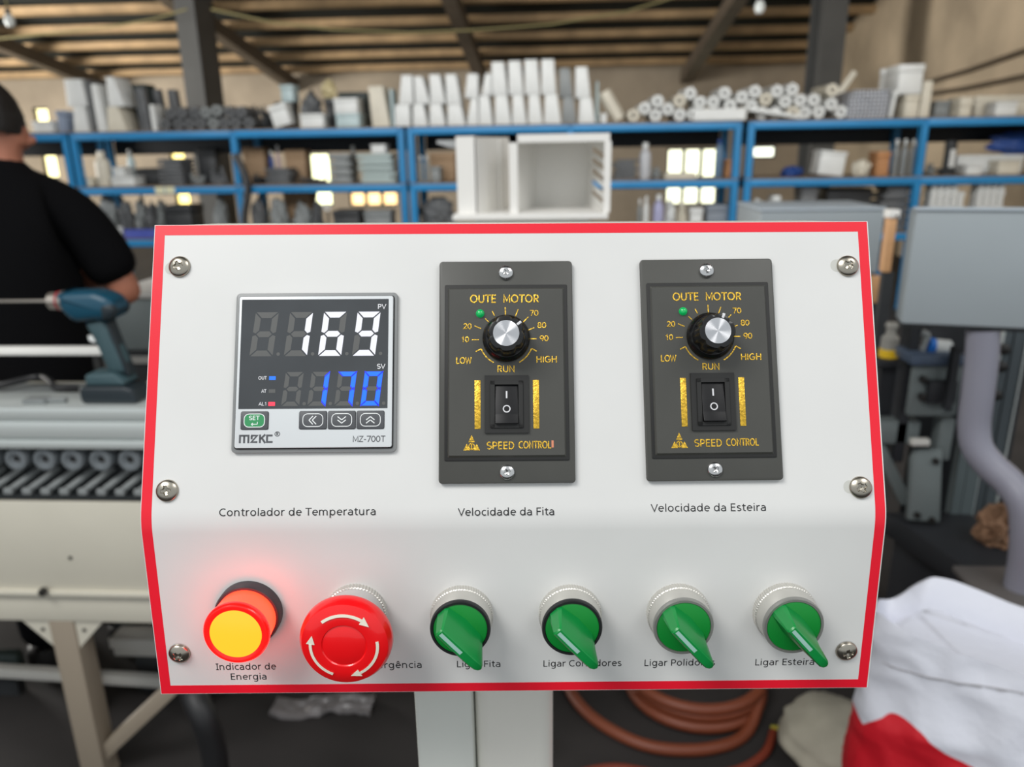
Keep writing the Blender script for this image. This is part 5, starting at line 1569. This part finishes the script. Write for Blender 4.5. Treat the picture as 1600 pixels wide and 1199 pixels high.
dpoly([(150, 505), (174, 509), (174, 519), (160, 521), (151, 515)], 0.012, 0.034, 0.004, 'trigger', mat('trigger_blue', (28, 126, 200), 0.4))
dpoly([(150, 526), (163, 532), (162, 540), (151, 536)], 0.01, 0.036, 0.003, 'work_light', mat('work_light_white', (226, 228, 226), 0.4))
Mc = Matrix.Translation((DX(121), YD + 0.022, DZ(471))) @ Matrix.Rotation(R(-90), 4, 'Y')
k_ = lambda a: a * S
ck = MB().lathe([(k_(17), 0), (k_(17), k_(3)), (k_(14), k_(10)), (k_(14), k_(11)), (k_(13.5), k_(26)), (k_(9), k_(29)), (k_(4), k_(30))], 32, Mc).build('chuck', chrome_d, t, world=True)
MB().ring(k_(15.5), k_(12.5), k_(9.0), k_(11.5), 32, Mc).build('collar', mat('chuck_red', (170, 30, 50), 0.4), ck, world=True)
MB().lathe([(k_(2.4), k_(26)), (k_(2.4), k_(160)), (0, k_(164))], 12, Mc).build('drill_bit', chrome_d, ck, world=True)

# ------------------------------------------------------------------ pale machine cover beside the drill
t = thing('machine_cover', 'pale grey sheet metal cover between the drill and the red edge of the box', 'machine cover', (at(225, 520, 2.5).x, 2.6, 0))
a, b = at(186, 548, 2.5), at(330, 466, 2.5)
MB().box(a.x, b.x, 2.5, 2.8, a.z, b.z, 0.01).build('cover', mat('cover_grey', (150, 160, 160), 0.45), t, world=True)
MB().box(a.x - 0.01, b.x + 0.01, 2.49, 2.8, b.z + 0.001, b.z + 0.022, 0.004).build('lid_edge', cab_w, t, world=True)
MB().box(a.x + 0.02, b.x, 2.51, 2.78, 0, a.z, 0.005).build('pedestal', dark_b, t, world=True)
MB().box(a.x + 0.03, b.x, 2.495, 2.5, a.z - 0.045, a.z - 0.02).build('trim_strip', rail_w, t, world=True)

# ------------------------------------------------------------------ man in black, seen from behind
skin = mat('skin', (178, 116, 92), 0.55)
hair_m = mat('hair_black', (24, 19, 17), 0.6, var=0.3, scale=60, bump=0.3)
shirt = mat('shirt_black', (11, 11, 13), 0.95, spec=0.1)
trous = mat('trousers_black', (13, 13, 16), 0.95, spec=0.1)
shoe_m = mat('shoe_dark', (30, 28, 28), 0.5)
MX, MY = at(-14, 260, 2.0).x, 2.0
def skinned(V, E, sub=2, root=0):
    me = bpy.data.meshes.new('s')
    me.from_pydata([v[0] for v in V], E, [])
    ob = bpy.data.objects.new('s', me)
    COL.objects.link(ob)
    md = ob.modifiers.new('k', 'SKIN')
    md.use_smooth_shade = True
    for i, v in enumerate(V):
        r = v[1]
        sv = me.skin_vertices[0].data[i]
        sv.radius = (r, r) if not isinstance(r, tuple) else r
        sv.use_root = (i == root)
    sd = ob.modifiers.new('u', 'SUBSURF')
    sd.levels = sub
    dg = bpy.context.evaluated_depsgraph_get()
    m2 = bpy.data.meshes.new_from_object(ob.evaluated_get(dg))
    bpy.data.objects.remove(ob)
    mb = MB()
    mb.bm.from_mesh(m2)
    bpy.data.meshes.remove(m2)
    return mb
man = thing('person', 'man in a black t-shirt seen from behind at the conveyor, dark short hair', 'person', Matrix.Translation((MX, MY, 0)) @ Matrix.Rotation(R(32), 4, 'Z'))
V, E = [], []
def chain(pts, start=None):
    prev = start
    ids = []
    for p, r in pts:
        V.append((p, r))
        i = len(V) - 1
        if prev is not None:
            E.append((prev, i))
        prev = i
        ids.append(i)
    return ids
sp0 = chain([((0, 0, 0.92), 0.145), ((0, 0.0, 1.08), 0.135), ((0, 0.0, 1.24), 0.145), ((0, 0, 1.36), 0.12), ((0, 0.01, 1.45), 0.075), ((0, 0.02, 1.52), 0.074), ((0, 0.035, 1.57), 0.098), ((0, 0.035, 1.64), 0.08)])
head = sp0[6]
chain([((0, 0.145, 1.565), 0.016), ((0, 0.162, 1.555), 0.012)], head)
for s in (-1, 1):
    chain([((s * 0.098, 0.02, 1.535), 0.011), ((s * 0.109, 0.005, 1.548), 0.013)], head)
def hand(w, d, s, start):
    w, d = Vector(w), Vector(d).normalized()
    side = Vector((s, 0, 0))
    palm = chain([(tuple(w + d * 0.05), (0.03, 0.016))], start)[0]
    for k, (o, L_) in enumerate(((-0.028, 0.075), (-0.01, 0.085), (0.01, 0.08), (0.027, 0.062))):
        b_ = w + d * 0.085 + side * o
        chain([(tuple(b_), 0.009), (tuple(b_ + d * L_ * 0.5 + Vector((0, 0, -0.008))), 0.0085), (tuple(b_ + d * L_ * 0.9 + Vector((0, 0, -0.028))), 0.0075)], palm)
    b_ = w + d * 0.035 - side * 0.035
    chain([(tuple(b_), 0.011), (tuple(b_ + d * 0.035 - side * 0.018 + Vector((0, 0, -0.01))), 0.0095)], palm)
ar = [((0.09, 0, 1.37), 0.07), ((0.16, 0, 1.33), 0.06), ((0.225, -0.01, 1.22), 0.05), ((0.275, -0.02, 1.11), 0.043), ((0.22, 0.1, 1.12), 0.041), ((0.08, 0.26, 1.18), 0.03)]
ids = chain(ar, sp0[3])
hand((0.08, 0.26, 1.18), (-0.5, 0.8, 0.05), 1, ids[-1])
al = [((-x, y_, z), r) for (x, y_, z), r in ar]
ids = chain(al, sp0[3])
hand((-0.08, 0.26, 1.18), (0.5, 0.8, 0.05), -1, ids[-1])
for s in (-1, 1):
    chain([((s * 0.09, 0, 0.86), 0.1), ((s * 0.1, 0.015, 0.5), 0.062), ((s * 0.1, -0.02, 0.3), 0.058), ((s * 0.105, -0.02, 0.09), 0.038), ((s * 0.11, 0.06, 0.045), 0.036), ((s * 0.115, 0.15, 0.03), 0.03)], sp0[0])
skinned(V, E).build('body', skin, man, smooth=180)
V, E = [], []
s0 = chain([((0, 0, 0.84), 0.2), ((0, 0, 0.93), 0.195), ((0, 0, 1.05), 0.18), ((0, 0, 1.22), 0.185), ((0, 0, 1.365), 0.14), ((0, 0.008, 1.46), 0.084), ((0, 0.012, 1.50), 0.074)])
for s in (-1, 1):
    chain([((s * 0.09, 0, 1.39), 0.1), ((s * 0.165, 0, 1.345), 0.09), ((s * 0.225, -0.012, 1.23), 0.08), ((s * 0.265, -0.02, 1.15), 0.072)], s0[4])
skinned(V, E).build('t_shirt', shirt, man, smooth=180)
V, E = [], []
s0 = chain([((0, 0, 1.0), 0.165), ((0, 0, 0.88), 0.17)])
for s in (-1, 1):
    chain([((s * 0.09, 0, 0.8), 0.125), ((s * 0.1, 0.015, 0.5), 0.09), ((s * 0.1, -0.015, 0.28), 0.08), ((s * 0.105, -0.015, 0.07), 0.07)], s0[1])
skinned(V, E).build('trousers', trous, man, smooth=180)
for s in (-1, 1):
    mb = MB()
    mb.prism([(a * 1.0, b) for a, b in rrect(s * 0.11 - 0.05, s * 0.11 + 0.05, -0.075, 0.2, 0.045)], 0, 0.085, bev=0.02)
    mb.build('shoe', shoe_m, man)
# hair: cap over the crown and nape
bm = bmesh.new()
bmesh.ops.create_icosphere(bm, subdivisions=5, radius=1)
for v in bm.verts:
    d = v.co.copy()
    v.co = Vector((d.x * 0.094, 0.03 + d.y * 0.11, 1.585 + d.z * 0.118))
kill = [v for v in bm.verts if (v.co.z < 1.545 and v.co.y > 0.03) or v.co.z < 1.553 or (v.co.y > 0.085 and v.co.z < 1.63)]
bmesh.ops.delete(bm, geom=kill, context='VERTS')
for v in bm.verts:
    v.co += v.co.normalized() * 0.0 + Vector((noise.noise(v.co * 90) * 0.003, noise.noise(v.co * 80) * 0.003, noise.noise(v.co * 70) * 0.003))
rr = bmesh.ops.extrude_face_region(bm, geom=bm.faces[:])
bmesh.ops.scale(bm, vec=(0.9, 0.9, 0.97), verts=[g_ for g_ in rr['geom'] if isinstance(g_, bmesh.types.BMVert)], space=Matrix.Translation((0, -0.03, -1.598)))
bmesh.ops.recalc_face_normals(bm, faces=bm.faces[:])
mb = MB()
mb.merge(bm)
mb.build('hair', hair_m, man, smooth=60)

# ------------------------------------------------------------------ right side: grey control cabinet on a bent pipe
gcab = mat('cabinet_grey', (152, 160, 164), 0.42, var=0.03, scale=5)
pipe_l = mat('pipe_lavender_grey', (132, 132, 144), 0.42)
YG = 1.62
p00, p01 = at(1408, 506, YG), at(1427, 329, YG)
p10 = at(1700, 524, YG)
t = thing('grey_cabinet', 'plain grey metal control cabinet carried on a bent grey pipe, right of the control box', 'cabinet', (at(1530, 700, YG).x, YG + 0.1, 0))
x0, x1 = p00.x, p00.x + 0.42
zg0, zg1 = p00.z, p01.z
Mg = Matrix.Translation((x0, YG, 0)) @ Matrix.Rotation(R(-13), 4, 'Z') @ Matrix.Translation((-x0, -YG, 0))
MB().box(x0, x1, YG, YG + 0.07, zg0, zg1, 0.004, Mg).build('housing', gcab, t, world=True)
MB().box(x0 + 0.004, x1 - 0.004, YG + 0.012, YG + 0.065, zg0 - 0.01, zg0, 0.001, Mg).build('gasket', dark_b, t, world=True)
MB().box(x0 - 0.003, x1 + 0.003, YG - 0.004, YG + 0.02, zg1, zg1 + 0.006, 0.001, Mg).build('rain_lip', mat('lip_pale', (178, 188, 196), 0.4), t, world=True)
YP2 = YG + 0.0
pts = [at(1538, 505, YP2), at(1534, 560, YP2), at(1527, 620, YP2), at(1522, 665, YP2), at(1527, 700, YP2 - 0.01), at(1548, 728, YP2 - 0.03), at(1578, 756, YP2 - 0.06), at(1600, 790, YP2 - 0.09), at(1604, 840, YP2 - 0.1), at(1600, 890, YP2 - 0.1)]
pts[0].z = zg0 - 0.011
path = smoothpath(pts)
path[-1].z = 0.575
path = [v for v in path if v.z > 0.575] + [path[-1]]
MB().tube(path, 0.032, 24).build('bent_pipe', pipe_l, t, world=True)
MB().box(path[-1].x - 0.1, path[-1].x + 0.1, path[-1].y - 0.07, path[-1].y + 0.09, 0.5605, 0.575, 0.003).build('foot_plate', mat('foot_plate_grey', (92, 88, 86), 0.5), t, world=True)
# aluminium column beside it
t = thing('profile_column', 'dark grey aluminium profile column with knobs behind the bent pipe', 'column', (at(1575, 800, 1.95).x, 1.98, 0))
a, b = at(1553, 600, 1.95), at(1592, 600, 1.95)
mb = MB()
w_ = b.x - a.x
mb.box(a.x, b.x, 1.955, 2.03, 0, 1.3)
mb.box(a.x, a.x + w_ * 0.42, 1.95, 1.956, 0, 1.3).box(a.x + w_ * 0.5, b.x - w_ * 0.08, 1.95, 1.956, 0, 1.3)
mb.build('extrusion', mat('profile_dark', (84, 92, 96), 0.4, 0.3), t, world=True)
MB().box(b.x - w_ * 0.06, b.x, 1.945, 1.957, 0, 1.3).build('edge_strip', alu, t, world=True)
MB().box(a.x - w_ * 0.04, a.x + w_ * 0.05, 1.945, 1.957, 0, 1.3).build('edge_strip', alu, t, world=True)
for py in (545, 572, 616):
    p = at(1552, py, 1.945)
    MB().lathe([(0.014, 0), (0.014, 0.012), (0.008, 0.016), (0, 0.016)], 16, Matrix.Translation((a.x + 0.004, 1.945, p.z)) @ Matrix.Rotation(R(90), 4, 'X')).build('knob', bolt_m, t, world=True)
# second grey cabinet farther back
YG2 = 2.3
p0, p1 = at(1222, 330, YG2), at(1383, 330, YG2)
zlow = at(1300, 428, YG2).z
t = thing('grey_cabinet', 'second grey cabinet further back, half hidden by the top right corner of the control box', 'cabinet', ((p0.x + p1.x) / 2, YG2 + 0.15, 0))
MB().box(p0.x - 0.06, p1.x, YG2, YG2 + 0.3, zlow, p0.z, 0.006).build('housing', gcab, t, world=True)
MB().box(p0.x - 0.062, p1.x + 0.002, YG2 - 0.003, YG2 + 0.3, p0.z, p0.z + 0.008, 0.002).build('rain_lip', MATS['lip_pale'], t, world=True)
MB().box(p0.x + 0.05, p1.x - 0.1, YG2 + 0.05, YG2 + 0.25, 0, zlow, 0.004).build('pedestal', dark_b, t, world=True)
# plywood boards leaning between the cabinets
ply = mat('plywood', (206, 158, 112), 0.65, var=0.12, scale=14)
ply_d = mat('plywood_dark', (140, 112, 88), 0.7, var=0.1, scale=14)
YB2 = 2.12
def board(x0, x1, ytop, ybot, Y, label, m, capm=None, leg=False):
    a, b = at(x0, ybot, Y), at(x1, ytop, Y)
    t = thing('wooden_board', label, 'board', ((a.x + b.x) / 2, Y, 0), 'boards between the grey cabinets')
    MB().box(a.x, b.x, Y, Y + 0.03, a.z, b.z, 0.003).build('panel', m, t, world=True)
    if capm:
        MB().box(a.x - 0.004, b.x + 0.004, Y - 0.004, Y + 0.034, b.z, b.z + 0.022, 0.003).build('top_cap', capm, t, world=True)
        MB().box(a.x + 0.02, b.x - 0.008, Y - 0.005, Y - 0.004, b.z + 0.002, b.z + 0.008).build('slot', bolt_m, t, world=True)
    MB().box(a.x + 0.005, a.x + 0.035, Y + 0.005, Y + 0.025, 0, a.z).build('leg', dark_b, t, world=True)
    return t
board(1379, 1403, 341, 426, YB2, 'orange tan plywood board with a white top cap beside the second grey cabinet', ply, cab_w)
board(1355, 1394, 432, 474, YB2 + 0.06, 'lower tan plywood board below the one with the white cap', ply)

# ------------------------------------------------------------------ the laminating machine in the shade on the right
mgrey = mat('machine_grey', (104, 112, 112), 0.5, var=0.12, scale=8)
mdark = mat('machine_dark', (34, 36, 40), 0.55, var=0.2, scale=8)
mblue = mat('machine_navy', (26, 38, 66), 0.5)
YM = 1.78
t = thing('wrapping_machine', 'dark machine with grey plates and cylinders in the shade under the plain grey cabinet', 'machine', (at(1470, 800, YM).x, YM + 0.1, 0))
def mplate(x0, x1, y0, y1, dy, th, name, m, bev=0.004):
    a, b = at(x0, y1, YM + dy), at(x1, y0, YM + dy)
    return MB().box(a.x, b.x, YM + dy, YM + dy + th, a.z, b.z, bev).build(name, m, t, world=True)
bp_ = mplate(1400, 1620, 500, 860, 0.35, 0.02, 'back_plate', mdark)
mplate(1416, 1508, 572, 652, 0.06, 0.02, 'bearing_plate', mgrey, 0.01)
mplate(1448, 1500, 596, 632, 0.04, 0.02, 'roller_housing', mdark, 0.006)
for px, py in ((1452, 595), (1450, 622)):
    p = at(px, py, YM + 0.04)
    MB().lathe([(0.009, 0), (0.009, 0.012), (0, 0.014)], 12, Matrix.Translation((p.x - 0.01, YM + 0.055, p.z)) @ Matrix.Rotation(R(90), 4, 'X')).build('bolt', bolt_m, t, world=True)
mplate(1485, 1494, 546, 640, 0.02, 0.02, 'guide_rod', mdark)
mplate(1408, 1428, 508, 720, 0.1, 0.05, 'upright', mdark)
mplate(1424, 1512, 556, 572, 0.05, 0.1, 'table', mat('machine_blue_grey', (78, 92, 112), 0.45))
mplate(1461, 1494, 656, 720, 0.08, 0.04, 'bracket', mgrey)
mplate(1372, 1440, 660, 694, 0.1, 0.05, 'cross_plate', mgrey)
mplate(1424, 1455, 688, 698, 0.03, 0.02, 'clamp', rail_w)
p = at(1448, 706, YM)
MB().prism([(at(x, y, YM + 0.05).x, at(x, y, YM + 0.05).z) for x, y in ((1432, 704), (1474, 704), (1470, 818), (1418, 814), (1424, 720))], YM + 0.05, YM + 0.07, MYZ, bev=0.006).build('side_plate', mgrey, t, world=True)
for px, py in ((1461, 720), (1432, 804), (1455, 812)):
    p = at(px, py, YM + 0.05)
    MB().lathe([(0.008, 0), (0.008, 0.008), (0, 0.009)], 12, Matrix.Translation((p.x, YM + 0.05, p.z)) @ Matrix.Rotation(R(90), 4, 'X')).build('bolt', bolt_m, t, world=True)
for px0, px1 in ((1490, 1506), (1510, 1522)):
    mplate(px0, px1, 690, 842, 0.12, 0.03, 'post_plate', mat('machine_plate_dim', (84, 94, 96), 0.45))
mplate(1490, 1600, 846, 856, 0.06, 0.05, 'base_plate', mgrey)
a, b = at(1376, 700, YM + 0.1), at(1420, 790, YM + 0.1)
MB().bar((a.x, YM + 0.12, a.z), (b.x, YM + 0.12, b.z), 0.03, 0.02, (0, 1, 0), 0.003).build('brace', mgrey, t, world=True)
# long dark bed running forward to the right
P_ = [at(1380, 800, YM + 0.25), at(1420, 815, YM + 0.02), at(1640, 960, 1.25), at(1660, 880, 1.6), at(1620, 840, YM + 0.3)]
zb_ = P_[0].z
poly = []
for (x, y_) in ((1376, 800), (1400, 812), (1500, 880), (1600, 945), (1720, 945), (1660, 840), (1500, 800)):
    d = CAM_ROT @ Vector(((x - 800) / 1200, -(y_ - 599.5) / 1200, -1))
    k = (0.56 - CAM_LOC.z) / d.z
    q_ = CAM_LOC + d * k
    poly.append((q_.x, q_.y))
MB().prism(poly, 0.5, 0.56, bev=0.004).build('bed', mdark, t, world=True)
MB().prism([(p_[0] * 0.94 + 0.10, p_[1] * 0.96 + 0.08) for p_ in poly], 0.0, 0.5).build('base', mdark, t, world=True)
mplate(1372, 1412, 556, 640, 0.30, 0.03, 'navy_cover', mblue)
mplate(1372, 1420, 590, 596, 0.275, 0.02, 'cover_strip', mgrey)
# small things on the machine table
ztb = at(1470, 556, YM + 0.08).z
t = thing('marker_tube', 'blue and white tube lying on the machine table under the plain grey cabinet', 'tube', (at(1468, 550, YM + 0.08).x, YM + 0.1, ztb))
Mt = Matrix.Translation((at(1456, 545, YM + 0.08).x, YM + 0.1, ztb + 0.021)) @ Matrix.Rotation(R(96), 4, 'Y')
MB().lathe([(0.018, 0.008), (0.018, 0.05), (0.012, 0.055), (0, 0.055)], 20, Mt).build('body', white_b, t, world=True)
MB().lathe([(0.0195, 0), (0.0195, 0.012)], 20, Mt).build('cap', mat('cap_blue', (30, 110, 200), 0.4), t, world=True)
ps = [at(1440, 520, YM + 0.1), at(1449, 524, YM + 0.1), at(1446, 536, YM + 0.1), at(1441, 550, YM + 0.1)]
ps[-1].z = ztb + 0.008
single(MB().tube(smoothpath(ps), 0.008, 10), 'clear_hose', 'short pale curved hose beside the blue and white tube', 'hose', grey_b)
p = at(1395, 562, 1.95)
t = thing('glue_bottle', 'grey bottle with a yellow base ring left of the machine table', 'bottle', (p.x, 1.98, p.z))
MB().lathe([(0.022, 0.012), (0.022, 0.05), (0.012, 0.06), (0.012, 0.075), (0.016, 0.08), (0.014, 0.09)], 20).build('body', mat('bottle_grey', (140, 138, 132), 0.4), t)
MB().lathe([(0.024, 0), (0.024, 0.02), (0.021, 0.022)], 20).build('ring', mat('ring_yellow', (220, 180, 30), 0.45), t)
single(MB().box(p.x - 0.04, p.x + 0.04, 1.94, 2.02, p.z - 0.02, p.z, 0.003).box(p.x - 0.02, p.x + 0.02, 1.96, 2.0, 0, p.z - 0.02), 'small_stand', 'dark little stand under the grey bottle', 'stand', mdark)
d = CAM_ROT @ Vector(((1556 - 800) / 1200, -(850 - 599.5) / 1200, -1))
q_ = CAM_LOC + d * ((0.56 - 1.5) / d.z)
single(MB().ball((q_.x, q_.y, 0.561 + 0.045), 1, (0.045, 0.04, 0.05), 0.6, 33, 4, flat=-0.045), 'crumpled_rag', 'crumpled brown rag on the dark machine bed beside the pipe foot', 'rag', mat('rag_brown', (128, 96, 72), 0.85))

# ------------------------------------------------------------------ white sack in the lower right corner
sack_m = mat('sack_white', (212, 214, 224), 0.55, bump=0.25, scale=22)
def red_patch(m, x0, zs, pts, wx, wz):
    """printed red blob: everything below a curve of the sack's own x, in its own coordinates"""
    nt = m.node_tree
    b = nt.nodes['Principled BSDF']
    tc = nt.nodes.new('ShaderNodeTexCoord')
    sp_ = nt.nodes.new('ShaderNodeSeparateXYZ')
    nt.links.new(tc.outputs['Object'], sp_.inputs[0])
    mx = nt.nodes.new('ShaderNodeMapRange')
    mx.inputs['From Min'].default_value, mx.inputs['From Max'].default_value = x0, x0 + wx
    nt.links.new(sp_.outputs['X'], mx.inputs['Value'])
    fc = nt.nodes.new('ShaderNodeFloatCurve')
    cv = fc.mapping.curves[0]
    cv.points[0].location, cv.points[1].location = pts[0], pts[-1]
    for p_ in pts[1:-1]:
        cv.points.new(*p_)
    fc.mapping.update()
    nt.links.new(mx.outputs[0], fc.inputs['Value'])
    mz = nt.nodes.new('ShaderNodeMapRange')
    mz.inputs['From Min'].default_value, mz.inputs['From Max'].default_value = zs - wz, zs
    nt.links.new(sp_.outputs['Z'], mz.inputs['Value'])
    lt = nt.nodes.new('ShaderNodeMath')
    lt.operation = 'LESS_THAN'
    nt.links.new(mz.outputs[0], lt.inputs[0])
    nt.links.new(fc.outputs[0], lt.inputs[1])
    mix = nt.nodes.new('ShaderNodeMix')
    mix.data_type = 'RGBA'
    mix.inputs['A'].default_value = b.inputs['Base Color'].default_value
    mix.inputs['B'].default_value = lin((206, 16, 36))
    nt.links.new(lt.outputs[0], mix.inputs['Factor'])
    nt.links.new(mix.outputs['Result'], b.inputs['Base Color'])
kc = at(1565, 1150, 1.02)
yaw = math.atan2(-kc.x, kc.y) * 0.9
MK = Matrix.Translation((kc.x, kc.y, 0)) @ Matrix.Rotation(yaw, 4, 'Z')
t = thing('woven_sack', 'large white woven sack with red print standing at the bottom right corner', 'sack', MK)
IK = MK.inverted()
def sk(px, py, ly=-0.13):
    """sack coordinates of a photographed point on its front"""
    o_, d = IK @ CAM_LOC, IK.to_3x3() @ (CAM_ROT @ Vector(((px - 800) / 1200, -(py - 599.5) / 1200, -1)))
    return o_ + d * ((ly - o_.y) / d.y)
xl = sk(1350, 1080, -0.02).x
W_ = 0.6
f0, f1 = sk(1392, 970, -0.08), sk(1600, 1042, -0.08)
b0, b1, b2 = sk(1385, 955, 0.02), sk(1455, 926, 0.02), sk(1600, 984, 0.02)
def ramp(x, P):
    if x <= P[0][0]:
        return P[0][1]
    for (xa, za), (xb, zb__) in zip(P, P[1:]):
        if x <= xb:
            u = (x - xa) / (xb - xa)
            u = u * u * (3 - 2 * u)
            return za + (zb__ - za) * u
    return P[-1][1]
FR = [(f0.x, f0.z), (f1.x, f1.z), (f1.x + 0.3, f1.z - 0.03)]
BK = [(b0.x, b0.z), (b1.x, b1.z), (b2.x, b2.z), (b2.x + 0.3, b2.z - 0.03)]
bm = bmesh.new()
NU, NV = 150, 110
rows = []
def ridge(p):
    return 1 - abs(noise.noise(p)) * 2
for j in range(NV + 1):
    v = j / NV
    row = []
    for i in range(NU):
        a = 2 * math.pi * i / NU
        cx, sy = math.cos(a), math.sin(a)
        px = math.copysign(abs(cx) ** 0.6, cx) * W_ / 2 + xl + W_ / 2
        py = math.copysign(abs(sy) ** 0.6, sy) * 0.15
        wgt = 0.5 + 0.5 * max(-1, min(1, sy * 2.2))
        Ht = ramp(px, FR) * (1 - wgt) + ramp(px, BK) * wgt
        z = v * Ht
        f = 1 - 0.4 * max(0, (v - 0.72) / 0.28) ** 1.3
        py = py * f - 0.02 * (1 - f)
        px *= 1 + 0.0 * v
        q_ = Vector((px * 6 + 2, z * 8, py * 5))
        dn = ridge(q_) * 0.026 + ridge(q_ * 2.3 + Vector((3, 1, 0))) * 0.012 + noise.noise(q_ * 0.6) * 0.03
        if v > 0.8:
            dn *= 1 - 0.5 * (v - 0.8) / 0.2
        row.append(bm.verts.new((px + cx * dn * 0.5, py + sy * dn, z)))
    rows.append(row)
# the open mouth folds inwards
for dz_, sc_ in ((-0.004, 0.93), (-0.05, 0.8)):
    row = []
    for i, v_ in enumerate(rows[NV]):
        row.append(bm.verts.new((v_.co.x, -0.02 + (v_.co.y + 0.02) * sc_, v_.co.z + dz_)))
    rows.append(row)
for a, b in zip(rows, rows[1:]):
    for i in range(NU):
        bm.faces.new((a[i], a[(i + 1) % NU], b[(i + 1) % NU], b[i]))
bm.faces.new(rows[0][::-1])
bm.faces.new(rows[-1])
bmesh.ops.recalc_face_normals(bm, faces=bm.faces[:])
front_v = [(v_.co.x, v_.co.y, v_.co.z) for r_ in rows[:NV] for v_ in r_ if v_.co.y < -0.03]
mb = MB()
mb.merge(bm)
mb.build('bag_body', sack_m, t, smooth=70)
CP = [(1345, 1142), (1375, 1128), (1405, 1123), (1432, 1134), (1462, 1156), (1500, 1181), (1540, 1200), (1590, 1214)]
C3 = [sk(*c) for c in CP]
zlo, zhi = C3[-1].z - 0.02, max(c.z for c in C3) + 0.01
wx = C3[-1].x - C3[0].x
red_patch(sack_m, C3[0].x, zhi, [((c.x - C3[0].x) / wx, (c.z - zlo) / (zhi - zlo)) for c in C3], wx, zhi - zlo)
# stitched seam across the front
st_ = MB()
s0_, s1_ = sk(1372, 1056), sk(1600, 1096)
for k in range(44):
    u = k / 44
    x, z = s0_.x + (s1_.x - s0_.x) * u, s0_.z + (s1_.z - s0_.z) * u
    yb = min(front_v, key=lambda c: (c[0] - x) ** 2 + (c[2] - z) ** 2)[1]
    st_.box(x, x + 0.0034, yb - 0.003, yb + 0.002, z, z + 0.001)
st_.build('stitching', mat('stitch_grey', (150, 148, 150), 0.7), t, smooth=0)

# ------------------------------------------------------------------ things on the floor
hose_o = mat('hose_orange_brown', (118, 60, 37), 0.5)
c0 = floor_at(1084, 1076)
def loop(cx, cy, rx, ry, a0, a1, z, n=40, rot=0.0):
    out = []
    for k in range(n + 1):
        a = R(a0 + (a1 - a0) * k / n)
        x, y_ = rx * math.cos(a), ry * math.sin(a)
        out.append(Vector((cx + x * math.cos(rot) - y_ * math.sin(rot), cy + x * math.sin(rot) + y_ * math.cos(rot), z)))
    return out
e1 = floor_at(1188, 1085)
rx = (e1 - c0).length
pth = loop(c0.x, c0.y, rx, rx * 0.98, 160, 560, 0.02) + loop(c0.x + 0.005, c0.y + 0.0, rx * 0.97, rx * 0.92, 205, 520, 0.048) + loop(c0.x - 0.0, c0.y + 0.01, rx * 1.02, rx * 0.98, 165, 340, 0.07)
tail = [floor_at(1168, 1150), floor_at(1110, 1178), floor_at(1020, 1176), floor_at(950, 1146), floor_at(905, 1108), floor_at(886, 1070), floor_at(900, 1040)]
for v in tail:
    v.z = 0.016
pth += smoothpath([pth[-1], *tail])[1:]
single(MB().tube(pth, 0.016, 12), 'air_hose', 'orange brown hose coiled on the dark floor below the control box', 'hose', hose_o)
tail = [floor_at(1208, 1150), floor_at(1192, 1186), floor_at(1140, 1214), floor_at(1050, 1220), floor_at(960, 1206), floor_at(890, 1222), floor_at(860, 1250)]
for v in tail:
    v.z = 0.012
single(MB().tube(smoothpath(tail), 0.011, 10), 'air_hose', 'thin red brown hose lying on the floor in front of the coil', 'hose', mat('hose_red_brown', (120, 50, 32), 0.5))
p = floor_at(1302, 1185)
mb = MB()
mb.ball((p.x, p.y, 0.06), 1, (0.135, 0.15, 0.07), 0.12, 5, 4, flat=-0.06)
single(mb, 'dusty_sack', 'rounded dusty beige sack end on the floor left of the white woven sack', 'sack', mat('sack_beige', (150, 146, 132), 0.8, var=0.15, scale=12), smooth=60)
p = floor_at(1212, 1138)
single(MB().box(p.x - 0.014, p.x + 0.014, p.y - 0.005, p.y + 0.005, 0, 0.006, 0.002).box(p.x - 0.004, p.x + 0.012, p.y - 0.009, p.y - 0.003, 0, 0.004, 0.001), 'floor_scrap', 'small yellow scrap on the floor right of the hose coil', 'scrap', mat('scrap_yellow', (170, 160, 60), 0.6))
p = floor_at(505, 1108)
bm = bmesh.new()
bmesh.ops.create_grid(bm, x_segments=40, y_segments=16, size=1)
for v in bm.verts:
    x, y_ = v.co.x * 0.14, v.co.y * 0.035
    v.co = Vector((p.x + x, p.y + y_ + 0.015 * math.sin(x * 20), 0.012 + abs(noise.noise(Vector((x * 18, y_ * 30, 2)))) * 0.03))
rr = bmesh.ops.extrude_face_region(bm, geom=bm.faces[:])
bmesh.ops.translate(bm, vec=(0, 0, -0.0115), verts=[g_ for g_ in rr['geom'] if isinstance(g_, bmesh.types.BMVert)])
bmesh.ops.recalc_face_normals(bm, faces=bm.faces[:])
mb = MB()
mb.merge(bm)
single(mb, 'plastic_film', 'strip of crumpled grey plastic film on the dark floor', 'plastic film', mat('film_grey', (120, 116, 116), 0.3), smooth=60)
